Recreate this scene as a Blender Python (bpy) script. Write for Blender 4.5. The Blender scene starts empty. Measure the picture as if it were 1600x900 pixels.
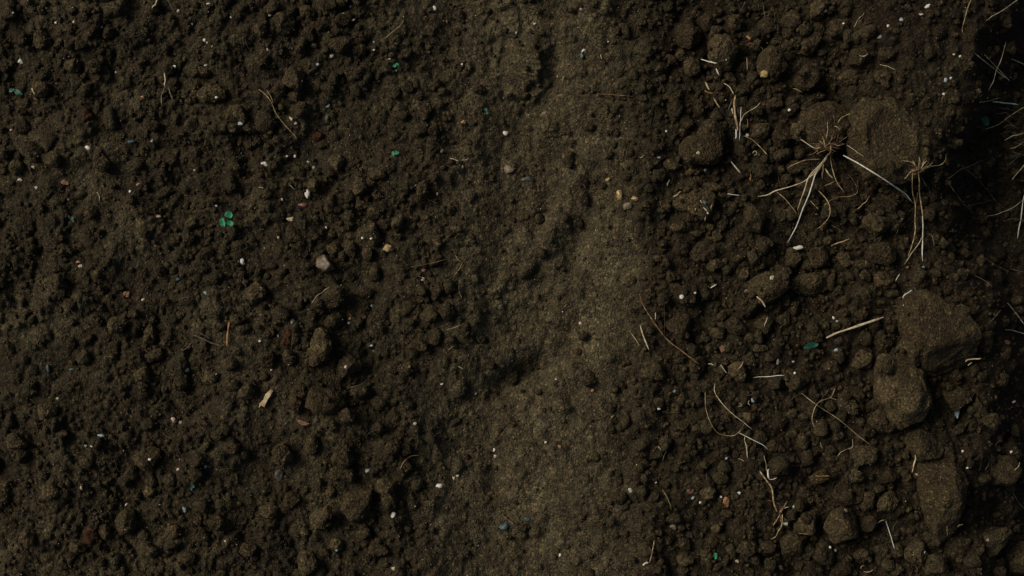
import bpy, bmesh, math, random
import numpy as np
from mathutils import Vector

# ------------------------------------------------------------------ camera, sky, sun, exposure
sc = bpy.context.scene
COL = sc.collection
CAM_H = 1.9
S = 0.001                      # one unit of the layout below is one millimetre on the ground
cam_d = bpy.data.cameras.new('camera'); cam = bpy.data.objects.new('camera', cam_d); COL.objects.link(cam)
cam.location = (0, 0, CAM_H); cam.rotation_euler = (0, 0, 0)
cam_d.sensor_width = 36; cam_d.lens = 36 * CAM_H / 1.6; cam_d.clip_start = 0.05; cam_d.clip_end = 200
sc.camera = cam

SUN_EL, SUN_AZ = math.radians(40), math.radians(154)   # az: direction the light comes FROM, counter-clockwise from +x
world = bpy.data.worlds.new('World'); sc.world = world; world.use_nodes = True
wn = world.node_tree.nodes; wl = world.node_tree.links; wn.clear()
sky = wn.new('ShaderNodeTexSky'); sky.sky_type = 'NISHITA'; sky.sun_disc = False
sky.sun_elevation = SUN_EL; sky.sun_rotation = math.radians(90) - SUN_AZ
sky.dust_density = 4.0; sky.air_density = 1.0; sky.ozone_density = 0.6
bg = wn.new('ShaderNodeBackground'); bg.inputs['Strength'].default_value = 0.05
wo = wn.new('ShaderNodeOutputWorld'); wl.new(sky.outputs[0], bg.inputs[0]); wl.new(bg.outputs[0], wo.inputs[0])
sun_d = bpy.data.lights.new('sun', 'SUN'); sun_d.energy = 2.7; sun_d.angle = math.radians(32); sun_d.color = (1, 0.93, 0.79)
sun = bpy.data.objects.new('sun', sun_d); COL.objects.link(sun)
ldir = Vector((math.cos(SUN_AZ) * math.cos(SUN_EL), math.sin(SUN_AZ) * math.cos(SUN_EL), math.sin(SUN_EL)))
sun.rotation_euler = ldir.to_track_quat('Z', 'Y').to_euler(); sun.location = ldir * 5
sc.view_settings.view_transform = 'Standard'; sc.view_settings.look = 'None'
sc.view_settings.exposure = -0.34; sc.view_settings.gamma = 1.0

# ------------------------------------------------------------------ helpers: noise
rng = np.random.default_rng(7); random.seed(7)
PERM = np.concatenate([rng.permutation(1024)] * 3)
G2 = np.stack([np.cos(np.arange(1024) * 2.399963), np.sin(np.arange(1024) * 2.399963)], 1)
_g = rng.normal(size=(1024, 3)); G3 = _g / np.linalg.norm(_g, axis=1)[:, None]
def fade(t): return t * t * t * (t * (t * 6 - 15) + 10)
def pn2(x, y, seed=0):
    x = x + seed * 37.17; y = y + seed * 91.73
    xi = np.floor(x).astype(int); yi = np.floor(y).astype(int)
    xf = x - xi; yf = y - yi; u = fade(xf); v = fade(yf); xi &= 1023; yi &= 1023
    def c(i, j):
        g = G2[PERM[PERM[(xi + i) & 1023] + ((yi + j) & 1023)]]
        return g[..., 0] * (xf - i) + g[..., 1] * (yf - j)
    a = c(0, 0); b = c(1, 0); d = c(0, 1); e = c(1, 1)
    return 1.5 * ((a + (b - a) * u) * (1 - v) + (d + (e - d) * u) * v)
def pn3(p, seed=0):
    p = p + seed * np.array([17.3, 59.1, 83.7]) + 500
    pi = np.floor(p).astype(int); f = p - pi; w = fade(f); pi &= 1023
    r = 0
    for i in (0, 1):
        for j in (0, 1):
            for k in (0, 1):
                h = PERM[PERM[PERM[(pi[:, 0] + i) & 1023] + ((pi[:, 1] + j) & 1023)] + ((pi[:, 2] + k) & 1023)]
                d = G3[h]; dot = d[:, 0] * (f[:, 0] - i) + d[:, 1] * (f[:, 1] - j) + d[:, 2] * (f[:, 2] - k)
                r = r + dot * (w[:, 0] if i else 1 - w[:, 0]) * (w[:, 1] if j else 1 - w[:, 1]) * (w[:, 2] if k else 1 - w[:, 2])
    return 1.6 * r
def sstep(a, b, x):
    t = np.clip((x - a) / (b - a), 0, 1); return t * t * (3 - 2 * t)

# ------------------------------------------------------------------ helpers: objects
def mesh_from(name, v, f):
    me = bpy.data.meshes.new(name); v = np.asarray(v, np.float32); f = np.asarray(f, np.int32)
    k = f.shape[1]
    me.vertices.add(len(v)); me.vertices.foreach_set('co', v.ravel())
    me.loops.add(f.size); me.loops.foreach_set('vertex_index', f.ravel())
    me.polygons.add(len(f)); me.polygons.foreach_set('loop_start', np.arange(0, f.size, k, dtype=np.int32))
    me.polygons.foreach_set('use_smooth', np.ones(len(f), bool))
    me.update(calc_edges=True)
    return me
def link(name, me, mat=None, parent=None):
    o = bpy.data.objects.new(name, me); COL.objects.link(o)
    if mat is not None and me is not None and not me.materials: me.materials.append(mat)
    if parent: o.parent = parent
    return o
THINGS = []      # (object, x, y, phrase) - labelled at the end
def tag(o, cat, group=None, label=None):
    o['category'] = cat
    if group: o['group'] = group
    if label: o['label'] = label
_ICO = {}
def ico(n):
    if n not in _ICO:
        bm = bmesh.new(); bmesh.ops.create_icosphere(bm, subdivisions=n, radius=1)
        v = np.array([q.co[:] for q in bm.verts]); v /= np.linalg.norm(v, axis=1)[:, None]
        f = np.array([[q.index for q in p.verts] for p in bm.faces]); bm.free(); _ICO[n] = (v, f)
    return _ICO[n]

# ------------------------------------------------------------------ materials (procedural)
def nmat(name):
    m = bpy.data.materials.new(name); m.use_nodes = True
    n = m.node_tree.nodes; b = n['Principled BSDF']
    return m, n, m.node_tree.links, b
def ramp(n, stops):
    r = n.new('ShaderNodeValToRGB'); e = r.color_ramp.elements
    while len(e) < len(stops): e.new(0.5)
    for q, (p, c) in zip(e, stops): q.position = p; q.color = (*c, 1)
    return r
def noise(n, l, vec, scale, detail=4, rough=0.6, dist=0.0):
    t = n.new('ShaderNodeTexNoise'); t.inputs['Scale'].default_value = scale; t.inputs['Detail'].default_value = detail
    t.inputs['Roughness'].default_value = rough; t.inputs['Distortion'].default_value = dist
    l.new(vec, t.inputs['Vector']); return t
def mix(n, l, fac, a, b, mode='MIX'):
    m = n.new('ShaderNodeMix'); m.data_type = 'RGBA'; m.blend_type = mode
    for sock, val in ((m.inputs['Factor'], fac), (m.inputs['A'] if False else m.inputs[6], a), (m.inputs[7], b)):
        if hasattr(val, 'is_linked'): l.new(val, sock)
        elif isinstance(val, (tuple, list)): sock.default_value = (*val, 1)
        else: sock.default_value = val
    return m.outputs[2]
def math_(n, l, op, a, b=0.0):
    m = n.new('ShaderNodeMath'); m.operation = op
    for s, v in zip(m.inputs, (a, b)):
        if hasattr(v, 'is_linked'): l.new(v, s)
        else: s.default_value = v
    return m.outputs[0]

def soil_material(name, ground):
    m, n, l, b = nmat(name)
    pos = n.new('ShaderNodeNewGeometry').outputs['Position']
    if not ground:
        tc = n.new('ShaderNodeTexCoord'); pos = tc.outputs['Object']
        inf = n.new('ShaderNodeObjectInfo')
        off = n.new('ShaderNodeVectorMath'); off.operation = 'ADD'
        l.new(pos, off.inputs[0]); l.new(inf.outputs['Location'], off.inputs[1]); pos = off.outputs[0]
    big = noise(n, l, pos, 9, 3, 0.55); mid = noise(n, l, pos, 70, 4, 0.65); fine = noise(n, l, pos, 420, 3, 0.7)
    r1 = ramp(n, [(0.30, (0.018, 0.0132, 0.0072)), (0.52, (0.036, 0.0280, 0.0150)), (0.74, (0.066, 0.0540, 0.0300))])
    l.new(mid.outputs[0], r1.inputs[0]); c = r1.outputs[0]
    rb = ramp(n, [(0.3, (0.032, 0.0225, 0.0130)), (0.7, (0.050, 0.0420, 0.0235))]); l.new(big.outputs[0], rb.inputs[0])
    c = mix(n, l, 0.5, c, rb.outputs[0])
    # grain: light and dark crumbs a millimetre or two across
    vo = n.new('ShaderNodeTexVoronoi'); vo.inputs['Scale'].default_value = 330; l.new(pos, vo.inputs['Vector'])
    hs = n.new('ShaderNodeSeparateColor'); l.new(vo.outputs['Color'], hs.inputs[0])
    rg = ramp(n, [(0.0, (0.42, 0.42, 0.42)), (0.55, (0.95, 0.94, 0.92)), (0.9, (1.5, 1.43, 1.28)), (1.0, (3.0, 2.7, 2.1))]); l.new(hs.outputs[0], rg.inputs[0])
    c = mix(n, l, 0.75, c, rg.outputs[0], 'MULTIPLY')
    rf = ramp(n, [(0.36, (0.5, 0.5, 0.5)), (0.64, (1.5, 1.48, 1.42))]); l.new(fine.outputs[0], rf.inputs[0])
    c = mix(n, l, 0.8, c, rf.outputs[0], 'MULTIPLY')
    if ground:
        at = n.new('ShaderNodeAttribute'); at.attribute_name = 'packed'  # trodden crust tone with the track's sunlit brightness painted in
        mt = n.new('ShaderNodeAttribute'); mt.attribute_name = 'moist_shade'
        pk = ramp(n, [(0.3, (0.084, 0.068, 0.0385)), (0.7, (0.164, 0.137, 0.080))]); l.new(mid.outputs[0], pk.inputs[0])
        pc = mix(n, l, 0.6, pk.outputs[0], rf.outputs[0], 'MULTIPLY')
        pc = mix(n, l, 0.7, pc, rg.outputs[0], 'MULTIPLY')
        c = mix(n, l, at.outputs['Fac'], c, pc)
        c = mix(n, l, mt.outputs['Fac'], c, mix(n, l, 1.0, c, (0.62, 0.57, 0.54), 'MULTIPLY'))  # damp tint, also carries the shade painted into the ditch
    else:
        rr = ramp(n, [(0, (0.80, 0.76, 0.72)), (0.5, (1.05, 1.03, 1.0)), (1, (1.38, 1.36, 1.30))]); l.new(inf.outputs['Random'], rr.inputs[0])
        c = mix(n, l, 1.0, c, rr.outputs[0], 'MULTIPLY')
        c = mix(n, l, 1.0, c, inf.outputs['Color'], 'MULTIPLY')
    l.new(c, b.inputs['Base Color']); b.inputs['Roughness'].default_value = 0.92
    b.inputs['Specular IOR Level'].default_value = 0.18
    h = math_(n, l, 'ADD', math_(n, l, 'MULTIPLY', mid.outputs[0], 0.9), math_(n, l, 'MULTIPLY', fine.outputs[0], 0.35))
    h = math_(n, l, 'SUBTRACT', h, math_(n, l, 'MULTIPLY', vo.outputs['Distance'], 0.35))
    bp = n.new('ShaderNodeBump'); bp.inputs['Strength'].default_value = 1.0; bp.inputs['Distance'].default_value = 0.005
    l.new(h, bp.inputs['Height']); l.new(bp.outputs[0], b.inputs['Normal'])
    return m
M_GROUND = soil_material('soil_ground', True)
M_CLOD = soil_material('soil_clod', False)

def fibre(name, cols, rough=0.55, scale=160):
    m, n, l, b = nmat(name)
    tc = n.new('ShaderNodeNewGeometry').outputs['Position']
    t = noise(n, l, tc, scale, 4, 0.6)
    k = len(cols); r = ramp(n, [(0.34 + 0.32 * i / max(1, k - 1), c) for i, c in enumerate(cols)]); l.new(t.outputs[0], r.inputs[0])
    l.new(r.outputs[0], b.inputs['Base Color']); b.inputs['Roughness'].default_value = rough
    b.inputs['Specular IOR Level'].default_value = 0.35
    bp = n.new('ShaderNodeBump'); bp.inputs['Strength'].default_value = 0.3; bp.inputs['Distance'].default_value = 0.001
    t2 = noise(n, l, tc, 900, 2); l.new(t2.outputs[0], bp.inputs['Height']); l.new(bp.outputs[0], b.inputs['Normal'])
    return m
FIB = {
 'pale': fibre('straw_pale', [(0.30, 0.22, 0.11), (0.58, 0.48, 0.29), (0.72, 0.65, 0.47)]),
 'white': fibre('straw_white', [(0.48, 0.44, 0.34), (0.74, 0.71, 0.60), (0.80, 0.78, 0.70)]),
 'tan': fibre('straw_tan', [(0.15, 0.085, 0.035), (0.40, 0.28, 0.13), (0.60, 0.49, 0.29)]),
 'brown': fibre('stem_brown', [(0.07, 0.035, 0.016), (0.17, 0.09, 0.04), (0.40, 0.27, 0.13)]),
 'orange': fibre('straw_orange', [(0.20, 0.08, 0.02), (0.38, 0.19, 0.06), (0.50, 0.30, 0.12)]),
 'dull': fibre('root_dull', [(0.06, 0.045, 0.028), (0.13, 0.10, 0.065), (0.22, 0.18, 0.12)]),
 'dark': fibre('root_dark', [(0.03, 0.02, 0.013), (0.06, 0.042, 0.027), (0.10, 0.075, 0.05)]),
 'teal': fibre('blade_grey_green', [(0.09, 0.16, 0.13), (0.20, 0.28, 0.24), (0.38, 0.42, 0.36)]),
 'chip': fibre('wood_cream', [(0.36, 0.24, 0.11), (0.62, 0.48, 0.27), (0.78, 0.66, 0.44)], 0.7, 120),
 'leafbrown': fibre('leaf_brown', [(0.10, 0.045, 0.02), (0.20, 0.10, 0.05), (0.30, 0.17, 0.09)], 0.7),
 'green': fibre('leaf_green', [(0.010, 0.15, 0.065), (0.018, 0.23, 0.105), (0.04, 0.30, 0.14)], 0.5, 220),
 'darkgreen': fibre('leaf_dark_green', [(0.006, 0.045, 0.026), (0.009, 0.075, 0.042), (0.015, 0.11, 0.062)], 0.5, 220),
}
def stone(name, a, b_, rough=0.5, scale=260, spec=0.4):
    m, n, l, b = nmat(name)
    tc = n.new('ShaderNodeNewGeometry').outputs['Position']
    t = noise(n, l, tc, scale, 5, 0.65, 0.3); r = ramp(n, [(0.24, (0.07, 0.05, 0.03)), (0.38, b_), (0.60, a)]); l.new(t.outputs[0], r.inputs[0])
    l.new(r.outputs[0], b.inputs['Base Color']); b.inputs['Roughness'].default_value = rough; b.inputs['Specular IOR Level'].default_value = spec
    bp = n.new('ShaderNodeBump'); bp.inputs['Strength'].default_value = 0.35; bp.inputs['Distance'].default_value = 0.0012
    l.new(t.outputs[0], bp.inputs['Height']); l.new(bp.outputs[0], b.inputs['Normal']); return m
STO = {
 'W': ('white', stone('stone_white', (0.82, 0.79, 0.70), (0.54, 0.49, 0.40))),
 'C': ('cream', stone('stone_cream', (0.66, 0.56, 0.40), (0.40, 0.29, 0.16))),
 'B': ('blue-grey', stone('stone_blue_grey', (0.42, 0.49, 0.49), (0.18, 0.22, 0.22))),
 'O': ('orange', stone('stone_orange', (0.46, 0.25, 0.105), (0.24, 0.105, 0.04))),
 'R': ('reddish brown', stone('stone_red', (0.25, 0.115, 0.075), (0.13, 0.055, 0.036))),
 'T': ('tan', stone('stone_tan', (0.20, 0.155, 0.095), (0.095, 0.07, 0.042))),
 'Y': ('yellow', stone('stone_yellow', (0.46, 0.34, 0.14), (0.22, 0.14, 0.05))),
 'G': ('shiny gold', stone('stone_gold', (0.48, 0.33, 0.13), (0.16, 0.09, 0.03), 0.3, 400, 0.7)),
 'E': ('teal', stone('stone_teal', (0.075, 0.13, 0.125), (0.03, 0.06, 0.06))),
 'D': ('dark grey', stone('stone_grey', (0.115, 0.105, 0.085), (0.055, 0.048, 0.036))),
 'P': ('pale pink', stone('stone_pink', (0.60, 0.45, 0.36), (0.33, 0.21, 0.15))),
 'N': ('pale green', stone('stone_pale_green', (0.48, 0.50, 0.36), (0.24, 0.25, 0.16))),
}
M_RUST = stone('bark_rust', (0.070, 0.030, 0.015), (0.026, 0.014, 0.009), 0.9, 300, 0.1)

# ------------------------------------------------------------------ the ground: one sheet of soil
def curve(y, pts):
    p = np.array(pts, float); return np.interp(y, p[:, 0], p[:, 1])
def bright_line(y): return curve(y, [(-200, 800), (0, 810), (120, 850), (220, 905), (300, 930), (400, 948), (520, 930), (620, 880), (700, 855), (900, 858), (1100, 850)])
def bank_edge(y): return curve(y, [(-300, 1540), (0, 1536), (80, 1526), (170, 1500), (235, 1466), (300, 1462), (400, 1470), (470, 1535), (600, 1545), (700, 1528), (900, 1522), (1200, 1520)])
def blob(x, y, cx, cy, sx, sy, rot=0):
    a = math.radians(rot); dx = x - cx; dy = y - cy
    u = (dx * math.cos(a) + dy * math.sin(a)) / sx; v = (-dx * math.sin(a) + dy * math.cos(a)) / sy
    return np.exp(-(u * u + v * v))
def lobe_mask(x, y):
    ex = 845 - ((y - 96) / 34) ** 2 * 12 + 5 * pn2(x / 14, y / 14, 26) + 3 * pn2(x / 6, y / 6, 27)
    band = np.exp(-np.abs((y - 94 + 5 * pn2(x / 20, y / 20, 28)) / 40) ** 3)
    lobe = sstep(776, 800, x + 8 * pn2(x / 16, y / 16, 29)) * (1 - sstep(-3, 5, x - ex)) * band
    return lobe
def smooth_mask(x, y):
    """where feet and wheels pressed the soil smooth"""
    wx = x + 16 * pn2(x / 60, y / 60, 3); wy = y + 16 * pn2(x / 60, y / 60, 4)
    wx = wx + 38 * pn2(x / 95, y / 95, 57)
    L = curve(wy, [(-300, 725), (0, 728), (100, 705), (300, 695), (560, 700), (700, 690), (900, 660), (1200, 660)]); R = curve(wy, [(-300, 930), (0, 940), (150, 1000), (400, 1000), (600, 1000), (900, 1000)])
    t = 0.68 * sstep(-35, 45, wx - L) * sstep(-25, 50, R - wx)
    d = (wx - bright_line(wy)) / curve(wy, [(0, 95), (150, 105), (260, 80), (400, 80), (520, 85), (620, 90), (720, 95), (900, 100)])
    t = np.maximum(t, 0.95 * np.exp(-np.abs(d) ** 3))
    t = np.maximum(t, 0.72 * sstep(0.10, 0.45, pn2(x / 120, y / 150, 53) + 0.35 * pn2(x / 40, y / 40, 54)) * (1 - sstep(960, 1040, x)))
    patch = np.maximum.reduce([0.85 * blob(wx, wy, 790, 455, 95, 85), 0.6 * blob(wx, wy, 760, 270, 80, 70), 0.9 * blob(wx, wy, 860, 365, 62, 26, -48),
                               0.9 * blob(wx, wy, 780, 25, 70, 50), 0.55 * blob(wx, wy, 640, 135, 50, 28, -15), 0.5 * blob(wx, wy, 740, 780, 60, 120),
                               0.55 * blob(wx, wy, 190, 150, 45, 60), 0.5 * blob(wx, wy, 640, 215, 50, 40), 0.5 * blob(wx, wy, 1420, 90, 90, 90)])
    br = sstep(-0.05, 0.35, pn2(x / 34, y / 46, 51) + 0.45 * pn2(x / 15, y / 15, 52)) * 0.6
    br = br * (0.55 + 0.45 * sstep(330, 100, y) + 0.3 * blob(x, y, 790, 470, 120, 150))
    return np.clip(np.maximum.reduce([np.maximum(t, patch) * (1 - br), 0.98 * lobe_mask(x, y), 0.95 * sstep(0.25, 0.7, blob(x, y, 852, 366, 55, 22, -47))]), 0, 1)
def packed_lit_mask(x, y):  # pale pressed crust, plus painted brightness where slopes catch the sun
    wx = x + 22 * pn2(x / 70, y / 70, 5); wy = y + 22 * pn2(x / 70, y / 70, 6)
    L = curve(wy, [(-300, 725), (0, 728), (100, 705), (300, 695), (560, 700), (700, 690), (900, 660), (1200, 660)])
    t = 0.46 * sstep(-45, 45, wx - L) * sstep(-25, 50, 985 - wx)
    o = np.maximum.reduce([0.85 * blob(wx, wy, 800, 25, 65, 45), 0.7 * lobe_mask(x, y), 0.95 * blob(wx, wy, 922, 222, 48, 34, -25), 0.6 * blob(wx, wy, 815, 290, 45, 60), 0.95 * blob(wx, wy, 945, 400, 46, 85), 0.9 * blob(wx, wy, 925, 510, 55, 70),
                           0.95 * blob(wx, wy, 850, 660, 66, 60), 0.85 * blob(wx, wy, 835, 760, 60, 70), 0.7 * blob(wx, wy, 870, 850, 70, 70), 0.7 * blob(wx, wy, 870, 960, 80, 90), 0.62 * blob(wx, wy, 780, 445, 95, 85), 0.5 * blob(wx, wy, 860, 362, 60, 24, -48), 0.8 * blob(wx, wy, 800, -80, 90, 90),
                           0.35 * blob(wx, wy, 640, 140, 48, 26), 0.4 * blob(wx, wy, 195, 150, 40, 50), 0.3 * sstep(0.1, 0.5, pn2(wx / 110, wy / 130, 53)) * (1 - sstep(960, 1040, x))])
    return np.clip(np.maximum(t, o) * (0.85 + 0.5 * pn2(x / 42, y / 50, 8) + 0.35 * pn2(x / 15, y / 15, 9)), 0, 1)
def billow(x, y, s, seed): return np.abs(pn2(x / s, y / s, seed))
def ground_h(x, y, sp=2.0):
    def fit(s): return np.clip(1.5 - 3.0 * sp / s, 0, 1)      # relief finer than the sheet's mesh is left out
    sm = smooth_mask(x, y); r = 1 - 0.8 * sm
    wx = x + 9 * pn2(x / 30, y / 30, 11); wy = y + 9 * pn2(x / 30, y / 30, 12)
    h = 16 * pn2(x / 230, y / 330, 1) * fit(230) + 11 * fit(95) * pn2(x / 95, y / 135, 2) * (0.35 + 0.65 * r)
    h += r * (15 * fit(66) * billow(wx, wy, 66, 13) * (1 + 0.6 * pn2(x / 140, y / 140, 18)) + 9.5 * fit(31) * billow(wx, wy, 31, 14) + 5.5 * fit(15.5) * billow(wx, wy, 14, 15)) + (0.45 + 0.55 * r) * 3.0 * np.where(sp < 2.4, 1, 0) * billow(wx, wy, 7.5, 16)
    h += (0.6 + 0.4 * r) * np.clip((1 - sm) / 0.2, 0.3, 1) * 1.2 * np.where(sp < 2.4, 1, 0) * pn2(x / 3.8, y / 3.6, 17)
    # the trodden track: a shallow trough whose far wall faces the light
    c = bright_line(y) - 62
    h -= 30 * np.exp(-((x - c + 15) / curve(y, [(0, 95), (300, 130), (600, 130), (900, 125)])) ** 2)
    h -= 3.5 * np.exp(-((y - 384 + 5 * pn2(x / 14, y / 200, 55)) / 2.2) ** 2) * sstep(700, 725, x) * (1 - sstep(775, 795, x)); h += sm * (5 * pn2(x / 48, y / 60, 58) + 2.5 * pn2(x / 20, y / 26, 59)) * (1 - lobe_mask(x, y)); h -= sm * 2.5 * sstep(0.25, 0.6, pn2(x / 27, y / 27, 56))
    # the pressed hollow with a crumbled lower rim
    h -= 9 * blob(x, y, 790, 470, 70, 70); h -= 24 * blob(x, y, 812, 590, 66, 20, -28); h += 11 * blob(x, y, 800, 552, 50, 22, -25)
    h += 13 * blob(x, y, 850, 370, 55, 17, -47); h -= 15 * blob(x, y, 903, 376, 22, 38); h -= 10 * blob(x, y, 850, 330, 14, 38, 25)
    s = blob(x, y, 852, 368, 55, 22, -47); h += s * 0.8 * np.sin(((x - 850) * 0.73 + (y - 370) * 0.68) * 1.1)
    # sole print: a pressed lobe with curved ribs, soil broken away on its far side
    lobe = lobe_mask(x, y)
    ribs = (0.5 + 0.5 * np.sin((y - 96 + ((x - 838) / 9.5) ** 2 * 0.9) * 0.70)) ** 0.8
    flat = -14 + 0.30 * (x - 790)
    h = h * (1 - 0.92 * lobe) + 0.92 * lobe * (flat + 5.5 * ribs * sstep(788, 812, x))
    h -= 7 * blob(x, y, 866, 92, 18, 46); h -= 8 * blob(x, y, 772, 82, 9, 24, 20); h -= 8 * blob(x, y, 796, 60, 24, 6, -14)
    # broken ground beside the track, then the bank and the ditch beyond it
    rz = sstep(1000, 1075, x + 30 * pn2(x / 80, y / 80, 21)) * (1 - 0.8 * sstep(1300, 1350, x) * (1 - sstep(240, 300, y)))
    h -= 18 * rz
    e = bank_edge(y) + 16 * pn2(x / 50, y / 50, 22) + 6 * pn2(x / 18, y / 18, 23)
    plate = sstep(1310, 1400, x + 25 * pn2(x / 70, y / 70, 24)) * (1 - sstep(230, 310, y + 20 * pn2(x / 60, y / 60, 25)))
    h += 26 * plate
    dd = sstep(-8, 95, x - e)
    depth = curve(y, [(-300, 150), (260, 150), (420, 130), (520, 105), (900, 105), (1300, 105)])
    h -= dd * depth
    h -= 30 * blob(x, y, 1545, 800, 35, 50) + 25 * blob(x, y, 1490, 360, 60, 40)
    return h

STEP = 2.25; X0, X1, Y0, Y1 = -60.0, 1662.0, -60.0, 962.0
def grow(start, sgn):
    o = []; d = STEP; p = start
    while abs(p - start) < 24000:
        d = min(d * 1.06, 7) if abs(p - start) < 280 else d * 1.28
        p += sgn * d; o.append(p)
    return o
xi = np.arange(X0, X1, STEP); yi = np.arange(Y0, Y1, STEP)
lx = grow(xi[0], -1)[::-1]; ly = grow(yi[0], -1)[::-1]
xs = np.concatenate([lx, xi, grow(xi[-1], 1)]); ys = np.concatenate([ly, yi, grow(yi[-1], 1)])
NX0, NY0 = len(lx), len(ly)
GX, GY = np.meshgrid(xs, ys)
SPX, SPY = np.meshgrid(np.gradient(xs), np.gradient(ys))
GH = ground_h(np.clip(GX, -3000, 4600), np.clip(GY, -3000, 3900), np.maximum(SPX, SPY))
GSM = smooth_mask(GX, GY)
inside = np.s_[NY0:NY0 + len(yi), NX0:NX0 + len(xi)]
H = GH[inside]             # view: stamping below edits the sheet itself
ROUGH = 1 - GSM[inside]
def stamp(cx, cy, rx, ry, a, hgt, arr):
    r = max(rx, ry) + 2
    i0 = max(0, int((cx - r - X0) / STEP)); i1 = min(arr.shape[1], int((cx + r - X0) / STEP) + 2)
    j0 = max(0, int((cy - r - Y0) / STEP)); j1 = min(arr.shape[0], int((cy + r - Y0) / STEP) + 2)
    if i1 <= i0 or j1 <= j0: return
    x, y = np.meshgrid(xi[i0:i1] - cx, yi[j0:j1] - cy)
    u = (x * math.cos(a) + y * math.sin(a)) / rx; v = (-x * math.sin(a) + y * math.cos(a)) / ry
    ang = np.arctan2(v, u); w = 1 + 0.16 * np.sin(2 * ang + cx) + 0.12 * np.sin(3 * ang + cy)
    d = 1 - (u * u + v * v) / w
    b0 = arr[min(arr.shape[0] - 1, max(0, int((cy - Y0) / STEP))), min(arr.shape[1] - 1, max(0, int((cx - X0) / STEP)))]
    top = np.where(d > 0, b0 + hgt * (np.sqrt(np.maximum(d, 0)) - 0.35), -1e9)
    arr[j0:j1, i0:i1] = np.maximum(arr[j0:j1, i0:i1], top)
def hval(arr, x, y):
    i = int(round((x - X0) / STEP)); j = int(round((y - Y0) / STEP))
    return float(arr[min(max(j, 0), arr.shape[0] - 1), min(max(i, 0), arr.shape[1] - 1)])
for k in range(5200):      # half-buried lumps that belong to the sheet
    x = random.uniform(X0, X1); y = random.uniform(Y0, Y1)
    if random.random() > hval(ROUGH, x, y) ** 1.5 + 0.03: continue
    r = 3.0 * random.random() ** -0.45; r = min(r, 19)
    stamp(x, y, r, r * random.uniform(0.6, 1), random.uniform(0, 3.14), r * random.uniform(0.6, 0.95), H)
rgh = pn2(GX[inside] / 5.5, GY[inside] / 5.5, 31) * 1.5 + pn2(GX[inside] / 11, GY[inside] / 11, 32) * 1.7
H += rgh * (0.45 * np.clip(ROUGH / 0.2, 0.15, 1) + 0.55 * ROUGH)
TOP = H.copy()             # running top surface: soil first, then whatever lies on it

def w2(x, y, z):           # layout millimetres -> metres, seen from the camera's height
    k = (CAM_H - z * S) / CAM_H
    return ((x - 800) * S * k, (450 - y) * S * k, z * S)
gv = np.stack([(GX - 800) * S, (450 - GY) * S, GH * S], -1).reshape(-1, 3)
kz = np.clip((CAM_H - gv[:, 2]) / CAM_H, 0.9, 1.1); near = (np.abs(gv[:, 0]) < 1.0) & (np.abs(gv[:, 1]) < 0.7)
gv[:, 0] *= np.where(near, 1 + (kz - 1), 1); gv[:, 1] *= np.where(near, 1 + (kz - 1), 1)
ny, nx = GX.shape; idx = np.arange(nx * ny).reshape(ny, nx)
gf = np.stack([idx[:-1, :-1], idx[1:, :-1], idx[1:, 1:], idx[:-1, 1:]], -1).reshape(-1, 4)
gme = mesh_from('ground', gv, gf)
for nm, arr in (('packed', packed_lit_mask(GX, GY)),  # pressed crust and painted sunlight together
                ('moist_shade', np.clip(sstep(985, 1090, GX + 40 * pn2(GX / 90, GY / 90, 41)) * 0.75 + 0.35 * pn2(GX / 150, GY / 150, 42) + 0.5 * sstep(0, 60, GX - bank_edge(GY)), 0, 1))):  # damp dug soil beyond the track, last term paints ditch shade
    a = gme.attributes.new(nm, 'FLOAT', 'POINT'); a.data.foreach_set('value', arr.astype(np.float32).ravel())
ground = link('ground', gme, M_GROUND); ground['kind'] = 'structure'

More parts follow.
